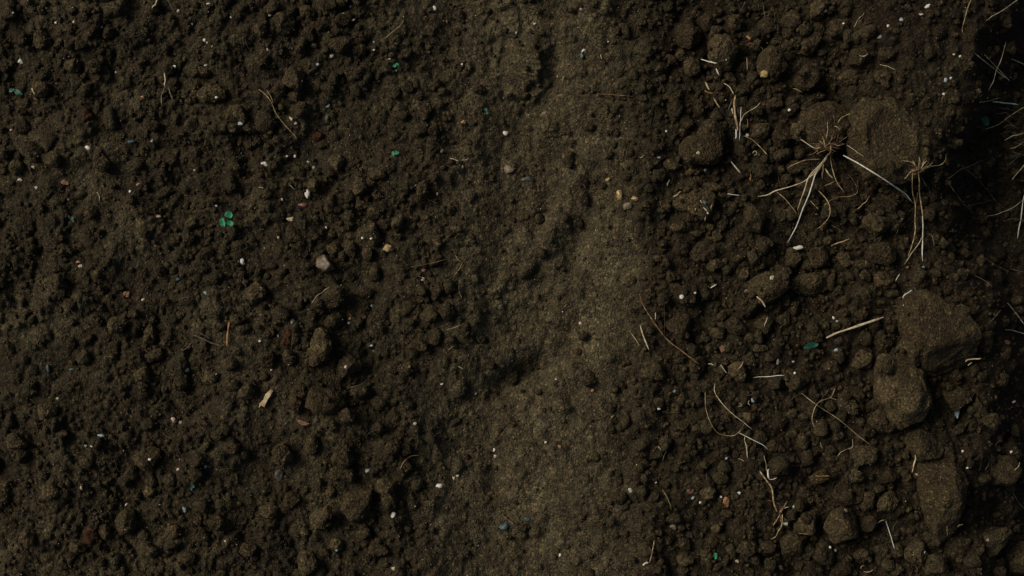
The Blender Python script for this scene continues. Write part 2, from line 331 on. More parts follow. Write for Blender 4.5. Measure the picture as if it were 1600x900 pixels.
# ------------------------------------------------------------------ clods of soil, each a thing of its own
def lump(rx, ry, rz, seed, sub, ang=0.5, rough=1.0, crumb=True, poly=None, yaw=0):
    """rough, blocky lump, mm"""
    v, f = ico(sub); r_ = np.random.default_rng(seed)
    n = r_.normal(size=(10, 3)); n /= np.linalg.norm(n, axis=1)[:, None]; hh = r_.uniform(0.64, 1.0, 10)
    p = 4 + 9 * ang
    q = np.maximum(v @ n.T / hh, 0); rad = (np.sum(q ** p, 1) + 0.25 ** p) ** (-1 / p); rad = np.minimum(rad, 1.25)
    d = v * rad[:, None]; d /= np.percentile(np.abs(d), 99.5, axis=0)
    if poly is not None:
        pp = np.array(poly, float); c = pp.mean(0); pp = pp - c
        th = np.arctan2(v[:, 1], v[:, 0]); tp = np.arctan2(-pp[:, 1], pp[:, 0]); rp = np.hypot(pp[:, 0], pp[:, 1])
        o = np.argsort(tp); tp = tp[o]; rp = rp[o]
        R = np.interp(th, np.concatenate([tp - 2 * np.pi, tp, tp + 2 * np.pi]), np.tile(rp, 3))
        ch = np.sqrt(v[:, 0] ** 2 + v[:, 1] ** 2); prof = ch ** 0.45
        co = np.stack([np.cos(th) * R * prof, np.sin(th) * R * prof, np.sign(v[:, 2]) * np.abs(v[:, 2]) ** 0.8 * rz * (0.45 + 0.55 * rad) + (6 * pn3(v * 1.7, seed + 8) + 4 * pn3(v * 3.5, seed + 9)) * np.maximum(v[:, 2], 0)], 1)
    else:
        co = d * np.array([rx, ry, rz])
        a = yaw; co = np.stack([co[:, 0] * math.cos(a) - co[:, 1] * math.sin(a), co[:, 0] * math.sin(a) + co[:, 1] * math.cos(a), co[:, 2]], 1)
    for q in range(9):
        nn = r_.normal(size=3); nn[2] = abs(nn[2]) * 0.8; nn /= np.linalg.norm(nn); e = co @ nn; hq = e.max() * (r_.uniform(0.68, 0.92) if poly is None or nn[2] > 0.6 else r_.uniform(0.88, 0.98))
        co = co - 0.9 * np.maximum(e - hq, 0)[:, None] * nn
    m = min(rx, ry); disp = rough * (0.17 * m * pn3(co / (m * 1.1), seed) + 0.10 * m * pn3(co / (m * 0.45), seed + 1))
    if crumb: disp += rough * (1.5 * np.abs(pn3(co / 11, seed + 4)) * 1.4 + 0.8 * np.abs(pn3(co / 5.5, seed + 2)) * 1.6 + 0.7 * pn3(co / 2.8, seed + 3))
    co = co + v * disp[:, None]
    return co, f
CL = """1075 55 19 23 0|1108 33 17 17 0|1117 50 17 9 50|1149 33 12 15 0|1083 103 13 17 0|1115 122 13 6 0|1180 70 13 14 0|1170 105 14 11 0|1065 86 12 10 0|1048 95 14 9 0
1280 15 13 23 -20|1312 45 18 17 0|1268 72 15 22 -25|1355 50 14 15 0|1213 100 27 28 0|1267 120 24 22 0|1345 92 21 18 0|1325 120 18 12 0|1385 85 17 11 0|1380 118 16 10 0|1240 30 16 14 0|1200 40 17 15 0
1155 235 11 17 35|1072 190 11 14 0|1055 165 14 22 0|1092 165 10 13 0|1050 258 17 9 0|1080 268 9 7 0|1093 275 8 6 0|1115 292 19 8 0|1190 265 16 13 0|1190 205 14 12 0
1232 172 13 11 0|1250 205 12 17 0|1225 217 17 15 0|1223 242 14 13 0|1240 262 19 10 15|1228 278 10 9 0|1208 163 12 10 0|1252 240 10 9 0|1270 300 22 14 0|1305 330 20 14 0
1178 343 24 24 0|1043 325 8 7 0|1078 338 13 8 0|1128 350 10 14 0|1111 356 6 9 0|1088 365 10 5 0|1122 370 9 10 0|1190 383 18 14 0|1178 403 13 11 0|1098 395 24 21 0|1118 415 15 10 -10|1065 385 16 14 0|1027 405 9 6 0|1163 430 9 12 0|1050 433 10 10 0|1030 425 14 10 0|1062 357 14 8 0|1100 320 44 27 0
1370 352 25 20 -20|1278 398 20 19 0|1242 402 14 15 0|1224 422 14 11 0|1262 441 33 19 10|1345 413 16 9 0|1378 395 26 18 0|1320 405 14 12 0|1385 437 18 14 0|1352 308 10 6 0|1203 452 31 29 0
1068 465 25 21 0|1062 511 22 23 0|1120 522 13 10 0|1150 512 18 16 0|1128 495 9 7 0|1195 508 15 13 0|1088 570 15 14 0|1125 577 8 14 20|1020 582 21 14 0|1085 548 13 10 0|1155 582 17 16 0|1185 545 14 6 0
1240 483 9 14 0|1247 592 18 20 0|1252 508 6 5 0|1320 470 11 9 0|1300 575 16 13 0|1350 560 20 16 0|1345 490 14 10 0|1270 530 14 11 0
1540 535 13 29 -8|1505 485 16 9 0|1420 548 20 27 0|1492 470 19 9 0|1500 622 26 18 0|1532 642 13 20 0|1582 702 24 19 0|1563 733 36 25 0|1542 655 20 12 0|1450 700 34 30 0|1472 782 42 76 8
1317 632 10 20 0|1283 672 12 16 -20|1256 690 12 15 0|1222 728 18 17 0|1255 650 7 8 0|1299 634 9 9 0|1331 637 11 13 0|1375 658 20 20 0|1350 713 24 15 8|1358 675 9 8 0|1308 682 10 10 0|1210 697 12 12 0|1300 715 12 9 0|1344 660 7 8 0|1240 645 9 8 0|1283 745 18 12 0|1390 745 16 14 0|1340 745 14 11 0
1170 650 10 9 0|1185 685 12 14 0|1137 640 12 11 0|1090 670 9 8 0|1175 706 10 8 0|1100 728 10 6 0|1040 690 12 10 0|1108 770 12 10 0|1120 826 8 8 0|1115 848 12 11 0|1104 866 10 9 0|1138 803 11 6 0|1170 856 18 15 0|1070 872 13 14 0|1200 860 13 16 0
1262 819 21 22 0|1312 822 27 33 -10|1286 868 18 22 30|1322 775 21 14 20|1355 787 15 18 0|1357 818 13 14 0|1238 803 9 9 0|1268 778 12 11 0|1250 790 9 9 0|1238 852 20 24 0|1385 787 17 18 0|1315 890 18 13 0|1325 875 8 6 0|1382 860 20 15 0|1550 847 34 22 0|1588 872 28 30 0|1460 882 22 20 0|1430 866 20 17 0|1345 868 13 11 0
48 236 18 18 0|67 60 15 18 0|33 62 10 13 0|92 68 8 9 0|120 63 6 10 0|107 68 7 11 0|26 264 13 14 0|6 240 10 14 0|81 248 13 12 0|370 180 18 14 0|391 197 12 12 0|330 148 24 16 -20|317 111 12 8 -15|365 200 13 9 0|112 102 14 12 0|62 140 16 11 0|160 255 14 13 0
444 37 18 21 0|410 92 11 11 0|460 121 17 22 0|460 150 11 10 0|473 168 12 15 0|435 137 12 13 0|468 80 10 12 0|530 70 22 14 0|535 28 14 11 0|480 20 13 10 0|425 12 14 12 0|500 42 12 10 0|560 80 13 11 0|405 45 11 13 0
590 272 16 8 -5|576 287 13 7 0|516 318 9 17 0|576 366 20 19 0|620 347 10 14 0|527 254 12 14 0|562 290 11 15 0|566 320 12 10 0|575 398 12 11 0|583 427 10 14 0|547 390 9 13 0|457 367 14 14 0|521 390 12 12 0|535 398 7 10 0|495 370 7 6 0|520 365 9 8 0|685 380 9 8 0|660 297 10 20 -20|490 290 9 10 0|590 305 10 7 0
500 545 19 31 0|523 465 24 18 0|570 457 15 9 0|550 570 20 17 0|505 624 33 29 0|462 630 11 14 0|540 650 12 12 0|630 577 14 11 0|671 490 16 14 0|480 567 7 7 0|400 457 19 21 0|440 490 13 11 0|450 560 13 12 0|655 540 14 10 0|560 610 14 12 0|420 560 12 14 0
441 707 18 18 -25|486 692 12 17 0|535 741 19 14 0|517 768 8 13 -15|503 811 18 25 -25|562 787 29 29 0|535 715 18 18 0|610 780 12 22 15|600 760 14 14 0|525 850 10 12 0|615 700 14 12 0|590 857 17 11 0|480 882 18 19 0|632 702 10 9 0|455 780 14 12 0|420 800 15 11 0|570 835 14 10 0
230 716 21 20 0|197 812 18 23 0|166 832 10 15 20|232 859 15 12 0|235 769 9 10 0|120 856 14 11 0|42 840 13 12 0|225 836 13 9 0|182 510 16 14 0|232 525 10 18 0|258 535 10 9 0|240 557 24 8 25|222 586 13 12 0|300 350 10 10 0|296 372 9 10 0|280 600 14 12 0|330 590 15 11 0|360 700 14 12 0|318 660 12 9 0|385 615 12 14 0|70 640 18 14 0|130 560 14 12 0|25 690 16 13 0|270 830 14 12 0|340 820 16 13 0|385 860 15 12 0|75 770 16 12 0|310 720 12 11 0|90 440 16 13 0|250 420 13 11 0|140 330 14 11 0|360 570 13 11 0|372 500 12 10 0"""
POLY = [ # (outline, height, name, label)
 ([(1425,458),(1445,455),(1475,474),(1495,480),(1516,500),(1531,530),(1528,560),(1500,577),(1468,592),(1440,580),(1432,548),(1408,512),(1405,490)], 44, 'largest rounded boulder-like clod with a pale worn flank beside the ditch', 1.75),
 ([(1376,560),(1400,556),(1428,575),(1450,600),(1446,640),(1430,667),(1405,670),(1382,642),(1371,600)], 36, 'pale brown flat-topped slab clod just below the largest boulder-like clod', 2.0),
 ([(1340,158),(1368,146),(1400,156),(1424,184),(1452,234),(1446,266),(1412,284),(1366,284),(1336,262),(1326,214)], 17, 'broad brown slab clod behind the two uprooted grass tufts', 1.2),
 ([(1262,170),(1285,160),(1312,168),(1333,180),(1330,215),(1312,232),(1270,232),(1252,215)], 30, 'squarish clod gripped by the roots of the long-bladed tuft', 1.55),
 ([(1063,232),(1088,212),(1112,186),(1124,196),(1128,222),(1124,246),(1100,257),(1072,252)], 26, 'large triangular clod holding a small yellow pebble', 1.5),
 ([(1112,78),(1132,48),(1140,62),(1148,90),(1138,110),(1120,104),(1111,88)], 24, 'tall diamond-shaped pale clod above the scattered straw pieces', 1.8),
]
clods = [tuple(float(t) for t in s.split()) for ln in CL.split('\n') for s in ln.split('|') if s.strip()]
def raster_top(co, cx, cy, cz):
    i = np.round((cx + co[:, 0] - X0) / STEP).astype(int); j = np.round((cy - co[:, 1] - Y0) / STEP).astype(int)
    ok = (i >= 0) & (j >= 0) & (i < TOP.shape[1]) & (j < TOP.shape[0])
    np.maximum.at(TOP, (j[ok], i[ok]), co[ok, 2] + cz)
def sizeword(r): return 'fist-sized' if r > 24 else 'egg-sized' if r > 15 else 'walnut-sized' if r > 10 else 'hazelnut-sized'
SHADE = [(1.05, 'dark brown'), (1.32, 'brown'), (1.6, 'pale brown')]
for poly, hz, lab, br in POLY:
    c = np.mean(poly, 0); co, f = lump(30, 30, hz, int(c[0]) + 5, 6, 0.9, 0.85, poly=poly)
    g = np.median([hval(TOP, *(np.array(q) * 0.6 + c * 0.4)) for q in poly]) + hz * (0.55 if hz > 20 else 0.3)
    o = link('soil_clod', mesh_from('soil_clod', co * S, f), M_CLOD); o.location = w2(c[0], c[1], g); o.color = (br, br * 0.985, br * 0.96, 1)
    tag(o, 'soil clod', 'clods of soil', lab); raster_top(co, c[0], c[1], g)
for k, (x, y, rx, ry, rot) in enumerate(clods):
    m = (rx + ry) / 2; rr = random.Random(k)
    sub = 6 if m > 34 else 5 if m > 15 else 4
    hz = min(rx, ry) * rr.uniform(0.78, 1.0)
    co, f = lump(rx * 1.05, ry * 1.05, hz, 200 + k, sub, rr.uniform(0.6, 1.6), 0.9, yaw=math.radians(rot))
    g = np.mean([hval(TOP, x + a * rx * 0.6, y + b * ry * 0.6) for a, b in ((0, 0), (1, 0), (-1, 0), (0, 1), (0, -1))]) + hz * 0.66
    o = link('soil_clod', mesh_from('soil_clod', co * S, f), M_CLOD); o.location = w2(x, y, g)
    br, word = SHADE[rr.choice((0, 1, 1, 1, 2)) if x > 1000 else rr.choice((1, 1, 2))]
    br *= 0.9 if x > 1180 else 1.0
    o.color = (br, br * 0.98, br * 0.95, 1)
    shape = 'long' if max(rx, ry) > 1.6 * min(rx, ry) else 'rounded'
    tag(o, 'soil clod', 'clods of soil'); raster_top(co, x, y, g)
    THINGS.append((o, x, y, f'{sizeword(m)} {shape} {word} soil clod'))

# ------------------------------------------------------------------ crumbs too small to pick apart
def scatter(name, count, rmin, rpow, rmax, sub, dens, sink, mat, cols=None, clear=False):
    base = []; small = []
    for s in range(14):
        co, f = lump(1, 1, 0.85, 900 + s, max(1, sub - 1), 1.4, 1.2, crumb=False); small.append((co, f))
        co, f = lump(1, 1, 0.85, 900 + s, sub, 1.4, 1.2, crumb=False); base.append((co, f))
    V = []; F = []; Cc = []; n = 0; made = 0; tries = 0
    while made < count and tries < count * 30:
        tries += 1
        x = random.uniform(X0 + 5, X1 - 5); y = random.uniform(Y0 + 5, Y1 - 5)
        if random.random() > dens(x, y): continue
        if clear and hval(TOP, x, y) - hval(H, x, y) > 5 and random.random() > 0.12: continue
        r = min(rmax, rmin * random.random() ** -rpow)
        z = hval(TOP, x, y) + r * sink; co, f = (base if r > 6 or sub < 3 else small)[made % 14]
        a = random.uniform(0, 6.283); ca, sa = math.cos(a), math.sin(a); sx, sy, sz = r * random.uniform(0.75, 1.2), r * random.uniform(0.75, 1.2), r * random.uniform(0.7, 1)
        p = co * (sx, sy, sz); p = np.stack([p[:, 0] * ca - p[:, 1] * sa, p[:, 0] * sa + p[:, 1] * ca, p[:, 2]], 1) * S + np.array(w2(x, y, z))
        if r > 2.5:
            pc = co * (sx, sy, sz); raster_top(np.stack([pc[:, 0] * ca - pc[:, 1] * sa, pc[:, 0] * sa + pc[:, 1] * ca, pc[:, 2]], 1), x, y, z)
        V.append(p); F.append(f + n); n += len(p); made += 1
        if cols: Cc.append(np.tile(random.choices(cols[0], cols[1])[0] + (1,), (len(p), 1)))
    me = mesh_from(name, np.concatenate(V), np.concatenate(F))
    if cols:
        a = me.attributes.new('tint', 'FLOAT_COLOR', 'POINT'); a.data.foreach_set('color', np.concatenate(Cc).astype(np.float32).ravel())
    o = link(name, me, mat); o['kind'] = 'stuff'; return o
def d_rub(x, y): return 0.06 + 0.94 * hval(ROUGH, x, y) ** 1.6
M_CRUMB = M_CLOD
def d_big(x, y):
    if 1010 < x < 1540: return 1.0 if not (x > 1330 and y < 250) else 0.25
    return (0.16 + 1.5 * max(0.0, float(pn2(np.array([x / 130]), np.array([y / 130]), 61)[0]))) * hval(ROUGH, x, y) if x < 1000 else 0.6
c_ = scatter('soil_nuggets', 3000, 3.8, 0.42, 13, 3, d_big, 0.3, M_CRUMB, clear=True); tag(c_, 'soil nuggets', None, 'small rough soil nuggets packed between the larger clods')
a_ = scatter('soil_crumbs', 3600, 2.3, 0.36, 7.5, 2, d_rub, 0.25, M_CRUMB, clear=True); tag(a_, 'crumbs', None, 'loose brown soil crumbs lying between the clods')
b_ = scatter('soil_granules', 11000, 0.9, 0.33, 2.4, 1, lambda x, y: 0.25 + 0.75 * d_rub(x, y), 0.3, M_CRUMB); tag(b_, 'granules', None, 'fine soil granules sprinkled over the whole ground')
mg, n_, l_, bb = nmat('grit_mineral'); at_ = n_.new('ShaderNodeAttribute'); at_.attribute_name = 'tint'
l_.new(at_.outputs['Color'], bb.inputs['Base Color']); bb.inputs['Roughness'].default_value = 0.45
g_ = scatter('sand_grains', 5600, 0.42, 0.26, 1.3, 1, lambda x, y: (1.0 if x < 1000 else 0.5) * max(0.08, 0.45 + 1.3 * float(pn2(np.array([x / 70]), np.array([y / 70]), 62)[0])), 0.45, mg,
             ([(0.62, 0.60, 0.54), (0.40, 0.33, 0.22), (0.34, 0.17, 0.07), (0.24, 0.30, 0.31), (0.20, 0.16, 0.10)], [0.2, 0.42, 0.13, 0.04, 0.21]))
tag(g_, 'sand grains', None, 'tiny white, tan and orange sand grains flecking the soil')

# ------------------------------------------------------------------ pebbles
PB = """32 96 4.6 5 W|480 302 5 8.5 W|474 320 8.5 5 R|454 342 6.5 4 C|441 312 3 3 C|379 410 5 7.5 W|376 193 5.4 3.4 B|138 231 5.4 4 W|413 256 6 4 W|455 186 3.4 5 C|462 193 4 3.2 C|510 186 3.2 6.5 D|513 165 4.2 3.4 B|519 87 4.4 4.4 W|496 101 3.4 3 B|680 13 4 4 W|698 34 3 3 O|607 388 7.5 7 Y|661 436 4 3.6 N|197 459 6.2 5.4 O
223 468 3 3 C|322 458 4 3.6 B|278 436 4 3.4 E|125 416 4 3 W|123 409 4.2 2.4 O|106 338 2.6 2 W|248 338 4.4 3 P|107 312 2.4 2 O|338 321 2.2 2.4 W|157 681 6.4 3.4 B|134 697 3.2 2.6 B|143 697 2.6 2 W|90 623 3.6 2.8 N|115 626 2.4 3 T|234 718 3 2.6 W|198 788 4.4 2.2 W|195 826 2.2 2.2 W|127 762 2.4 5 C|272 657 5.4 5 P|282 660 4.4 3.4 P
289 797 4 5.4 B|321 729 3 3.2 B|307 746 3.2 2.2 C|278 734 3.4 2.4 P|352 845 2.4 2.4 C|574 735 5.4 3.2 B|687 759 6 4.4 W|614 804 5 5.4 W|715 743 3 3.2 W|709 747 2.4 3.2 C|526 859 3.4 3 B|615 888 3.4 3.4 C|649 662 3.4 2.6 N|581 540 3.4 2.8 W|457 502 4 4.4 N|545 505 3 3 B|581 478 2.4 2.8 B|434 524 2.2 2.8 W|424 578 2.4 2.2 W|547 498 3.2 3 O
790 208 5.4 4.6 W|722 261 3.4 4.2 W|909 14 4 5 P|912 79 4.4 3 W|909 87 4.6 6.5 E|871 120 2.4 3 Y|877 150 6 4.6 T|850 178 6 3 T|795 265 13 9 T|824 281 11 6.4 D|969 306 7 9.5 G|993 310 7 5 G|981 322 9 7 T|950 280 5.4 3.4 Y|724 191 4.4 4 O|1030 637 3.6 4.6 W|1195 116 7.5 7 Y|1091 239 3.4 3.4 C|1168 211 3.4 3.8 W|1102 266 3 2.8 B
1029 246 3 2 B|1233 172 3 2.8 W|1306 169 4 4.4 W|1369 193 3 3 W|1389 183 3.2 2 W|1449 10 6 3 W|1440 22 4.4 2.2 W|1409 31 3.4 4.4 B|1388 41 3 3.6 W|1374 58 5 2.4 B|1478 126 3.8 5.4 B|1486 122 2.6 2.4 W|1474 147 3 2.2 W|1491 85 2.4 2 C|1500 88 2.4 2.2 W|1289 17 4.4 2.2 W|1265 43 4.6 2.2 W|1318 37 2.6 2 W|1346 87 4.6 2.2 W|1245 387 9.5 4.6 W
1065 464 4.4 4.4 W|1086 458 2.6 2.4 W|1104 457 4.4 4 D|1102 317 4.4 4 E|1106 333 2.6 2 W|1167 455 5 4.4 T|1307 547 4.4 3.6 B|1303 497 2.2 4 W|1308 502 2.6 2.2 B|1215 565 3.2 4.2 W|1239 565 4 2 C|1242 583 2.2 2.4 W|1207 434 4 4 N|1442 418 3.4 3.2 B|1418 418 3.4 3.4 O|1474 504 4.4 3.8 D|1529 512 3.4 2 W|1572 535 7.5 5 R|1434 742 4.8 3.4 C|1504 705 2.4 2.4 W
1512 731 3 1.8 W|1580 706 3 2 W|1583 628 4 2.2 W|1546 844 6.4 5.4 P|1444 863 3.4 2.8 W|1268 863 3.8 4.4 W|1297 855 2.8 2.6 W|1305 860 2.8 2.4 W|1321 798 4.6 3.4 N|1228 818 4.2 3.2 N|1240 792 2.4 2.4 W|1155 771 3.6 3 W|1134 784 6.5 9 O|1127 777 2 3 W|1078 767 7.5 4.4 R|1082 778 3.4 3 B|1094 785 2.4 2 W|1052 823 6 5.4 T|1025 754 2.4 2.4 W|986 767 5 4.4 N
998 727 4 2 W|875 867 2.6 2.8 W|853 691 2.2 2.2 W|875 698 3.8 3 O|926 610 3.6 3.6 O|957 651 4.6 2.2 Y|869 593 2.2 2.2 W|907 505 3.2 3.2 C|772 703 2.8 3 W|774 713 3.4 3.2 P|825 812 7 3.4 E|788 823 9 8 E|1177 626 4 3.4 B|1135 716 3.2 3 B|1495 643 4.6 13.5 B|1054 612 3.2 3.6 B|1152 877 3.6 3 C|205 221 6.5 3.4 E|292 579 6.5 4.6 E|75 576 3 8 E
112 577 5.6 1.8 E|20 20 2.6 2 W|87 35 2.6 2.4 W|115 34 2 2 W|159 42 2 2.6 W|72 12 2.4 2 C|107 89 3.2 2.2 C|181 113 2.8 2.2 W|17 203 2.8 2.4 C|52 261 3.2 2.6 C|31 281 4.4 3 W|56 293 2.8 2.4 W|237 220 2.4 3 B|217 288 4.6 2.8 O|223 152 3.6 3.4 O|279 17 3.6 3.6 C|325 6 4.4 2 W|361 27 2.2 2.2 W|300 37 2.2 2.6 B|319 63 2.8 2.8 W
324 67 1.8 2.2 W|331 73 2.8 1.6 C|272 104 3.2 2.2 W|321 102 2.6 2.2 W|338 152 3 2 W|203 299 2.6 2.2 W|304 266 2 2 W|376 240 2 2.2 W|435 743 8 12.5 D|422 23 3.4 3 C|418 77 2 2.2 W|598 388 0 0 W|690 600 2.4 2 W|743 615 3 3 B|722 100 2 2 W|807 51 2 2.4 B|836 37 2.6 1.6 W|950 65 1.8 1.8 W|1041 205 2 2.2 W|640 573 3 3 T
663 422 4 3.6 R|650 290 3 3 T|548 10 2.6 2.4 W|536 22 2.4 2 C|552 31 3.4 2 C|609 92 2.6 2 W|584 78 2.2 2.4 C|585 66 2.2 2 B|461 244 2.4 3 W|482 253 3 2.4 B|490 262 3.4 2.8 B|690 236 3.4 4 T|683 303 2 3 C|566 372 3 2.4 W|580 373 2.6 2.2 W|510 356 2.2 2.4 W|435 371 2.6 2.4 C|448 244 2.2 1.8 W|406 533 2.4 2 W|540 573 2.4 3 W"""
PMESH = []
for s in range(16):
    co, f = lump(1, 1, 0.8, 1500 + s, 3, [0.5, 1.2, 2.0][s % 3], 1.5, crumb=False); PMESH.append((co, f))
_pm = {}
for k, s in enumerate(t for ln in PB.split('\n') for t in ln.split('|')):
    p = s.split(); x, y, rx, ry = map(float, p[:4]); word, mat = STO[p[4]]
    if rx == 0: continue
    rr = random.Random(k + 51); v = rr.randrange(16); key = (v, p[4])
    if key not in _pm:
        me = mesh_from('pebble', PMESH[v][0], PMESH[v][1]); me.materials.append(mat); _pm[key] = me
    hz = min(rx, ry) * rr.uniform(0.65, 0.85)
    g = np.mean([hval(TOP, x + a * rx * 0.7, y + b * ry * 0.7) for a, b in ((0, 0), (1, 0), (-1, 0), (0, 1), (0, -1))]) + hz * 0.25
    o = link('pebble', _pm[key]); o.location = w2(x, y, g); o.scale = (rx * S * 0.98, ry * S * 0.98, hz * S)
    o.rotation_euler = (rr.uniform(-0.12, 0.12), rr.uniform(-0.12, 0.12), rr.uniform(-0.25, 0.25) + (0.6 if rx != ry and max(rx, ry) > 1.35 * min(rx, ry) and k % 2 else 0) * (0 if max(rx, ry) > 6 else 1))
    tag(o, 'pebble', 'pebbles lying on the soil')
    sz = 'large' if max(rx, ry) > 6.2 else 'medium' if max(rx, ry) > 4 else 'small' if max(rx, ry) > 2.7 else 'tiny'
    THINGS.append((o, x, y, f"{sz} {'long ' if max(rx, ry) > 1.6 * min(rx, ry) else 'rounded ' if v % 3 == 0 else ''}{word} pebble"))
# the broken brown stone with one shiny face, and the rust-coloured rotted bark
co, f = lump(17, 12, 10, 3001, 4, 1.6, 0.7); g = hval(TOP, 505, 412) + 3
o = link('broken_stone', mesh_from('broken_stone', co * S, f), stone('stone_brown', (0.17, 0.125, 0.075), (0.07, 0.05, 0.03), 0.45, 180)); o.location = w2(506, 414, g); o.rotation_euler = (0, 0, -0.7)
tag(o, 'stone', None, 'angular broken brown stone with pale glinting edges among the clods')
for x, y, rx, ry, rot, lab in ((143, 836, 13, 22, 0, 'rust-brown rotted bark fragment near the bottom clods'), (497, 213, 10, 8, 0.4, 'reddish rotted bark fragment below the forked pale root'),
                               (136, 180, 8, 14, 0.5, 'rusty bark fragment above the square clod'), (447, 530, 7, 16, -0.2, 'dark red bark strip left of a long clod'),
                               (491, 38, 7, 6, 0, 'orange-red bark crumb between clods at the top')):
    co, f = lump(rx, ry, min(rx, ry) * 0.6, int(x), 4, 0.3, 1.5); g = hval(TOP, x, y)
    o = link('bark_fragment', mesh_from('bark_fragment', co * S, f), M_RUST); o.location = w2(x, y, g); o.rotation_euler.z = rot
    tag(o, 'bark', 'rotted bark fragments', lab); raster_top(co, x, y, g)

# ------------------------------------------------------------------ straws, stems, roots
def spline(pts, step=2.5):
    p = np.array(pts, float)
    if len(p) == 2: p = np.array([p[0], p[0] * 0.66 + p[1] * 0.34, p[0] * 0.33 + p[1] * 0.67, p[1]])
    q = np.vstack([2 * p[0] - p[1], p, 2 * p[-1] - p[-2]]); out = []
    for i in range(1, len(q) - 2):
        n = max(2, int(np.linalg.norm(q[i + 1] - q[i]) / step)); t = np.linspace(0, 1, n, endpoint=False)[:, None]
        a, b, c, d = q[i - 1], q[i], q[i + 1], q[i + 2]
        out.append(0.5 * ((2 * b) + (c - a) * t + (2 * a - 5 * b + 4 * c - d) * t ** 2 + (3 * b - a - 3 * c + d) * t ** 3))
    out.append(q[-2][None]); return np.vstack(out)
def drape(p, w, stiff, lift=0.0, ends=(0, 0)):
    z = np.array([max(hval(TOP, x + a, y + b) for a, b in ((0, 0), (2, 0), (-2, 0), (0, 2), (0, -2))) for x, y in p])
    k = max(1, int(stiff)); n = len(z)
    mx = np.array([z[max(0, i - k):i + k + 1].max() for i in range(n)])
    for _ in range(3): mx = np.array([mx[max(0, i - k):i + k + 1].mean() for i in range(n)])
    mx = np.maximum(mx, z - (0.0 if w > 2 else 0.6))
    if stiff > 3: mx = np.convolve(np.pad(mx, 2, mode='edge'), np.ones(5) / 5, 'valid')
    t = np.linspace(0, 1, n)
    return mx + w * 0.2 + lift * np.sin(np.pi * t) + ends[0] * (1 - t) ** 2 + ends[1] * t ** 2
def tube(p, z, w, taper=(0.6, 0.5), flat=1.0, sides=7, knots=True, seed=0):
    P = np.array([w2(x, y, zz) for (x, y), zz in zip(p, z)]); n = len(P)
    T = np.gradient(P, axis=0); T /= np.linalg.norm(T, axis=1)[:, None] + 1e-12
    up = np.array([0, 0, 1.0]); A = np.cross(T, up); A /= np.linalg.norm(A, axis=1)[:, None] + 1e-9; B = np.cross(A, T)
    t = np.linspace(0, 1, n); rad = w * 0.5 * S * np.minimum(1, np.minimum(taper[0] + t * 5, taper[1] + (1 - t) * 5))
    r_ = np.random.default_rng(seed)
    if knots: rad = rad * (1 + 0.22 * np.interp(t, np.linspace(0, 1, 9), r_.uniform(-1, 1, 9)))
    th = np.linspace(0, 2 * np.pi, sides, endpoint=False)
    V = (P[:, None] + rad[:, None, None] * (np.cos(th)[None, :, None] * A[:, None] + flat * np.sin(th)[None, :, None] * B[:, None])).reshape(-1, 3)
    F = []
    for i in range(n - 1):
        for j in range(sides):
            F.append((i * sides + j, i * sides + (j + 1) % sides, (i + 1) * sides + (j + 1) % sides, (i + 1) * sides + j))
    V = np.vstack([V, P[0], P[-1]]); a, b = len(V) - 2, len(V) - 1
    for j in range(sides):
        F.append((a, (j + 1) % sides, j, j)); F.append((b, (n - 1) * sides + j, (n - 1) * sides + (j + 1) % sides, (n - 1) * sides + (j + 1) % sides))
    tri = [f for f in F if len(set(f)) == 3]; quad = [f for f in F if len(set(f)) == 4]
    me = bpy.data.meshes.new('tube'); me.from_pydata(V.tolist(), [], quad + [tuple(dict.fromkeys(f)) for f in tri]); me.polygons.foreach_set('use_smooth', [True] * len(me.polygons))
    return me
def strand(name, pts, w, col, parent=None, stiff=None, lift=0.0, flat=0.6, taper=(0.5, 0.3), ends=(0, 0), seed=0):
    w = w * (0.84 if w > 2 else 0.74)
    p = spline(pts)
    if len(p) > 6:         # a slight natural waver
        r_ = np.random.default_rng(int(pts[0][0] * 7 + pts[0][1])); k = np.interp(np.arange(len(p)), np.linspace(0, len(p) - 1, 6), r_.normal(0, 0.7, 6)); p = p + k[:, None] * np.array([0.7, 0.7])
    st = stiff if stiff is not None else (6 if w >= 2 else 3.0)
    me = tube(p, drape(p, w, st, lift, ends), w, taper, flat, seed=seed); o = link(name, me, FIB[col], parent); return o
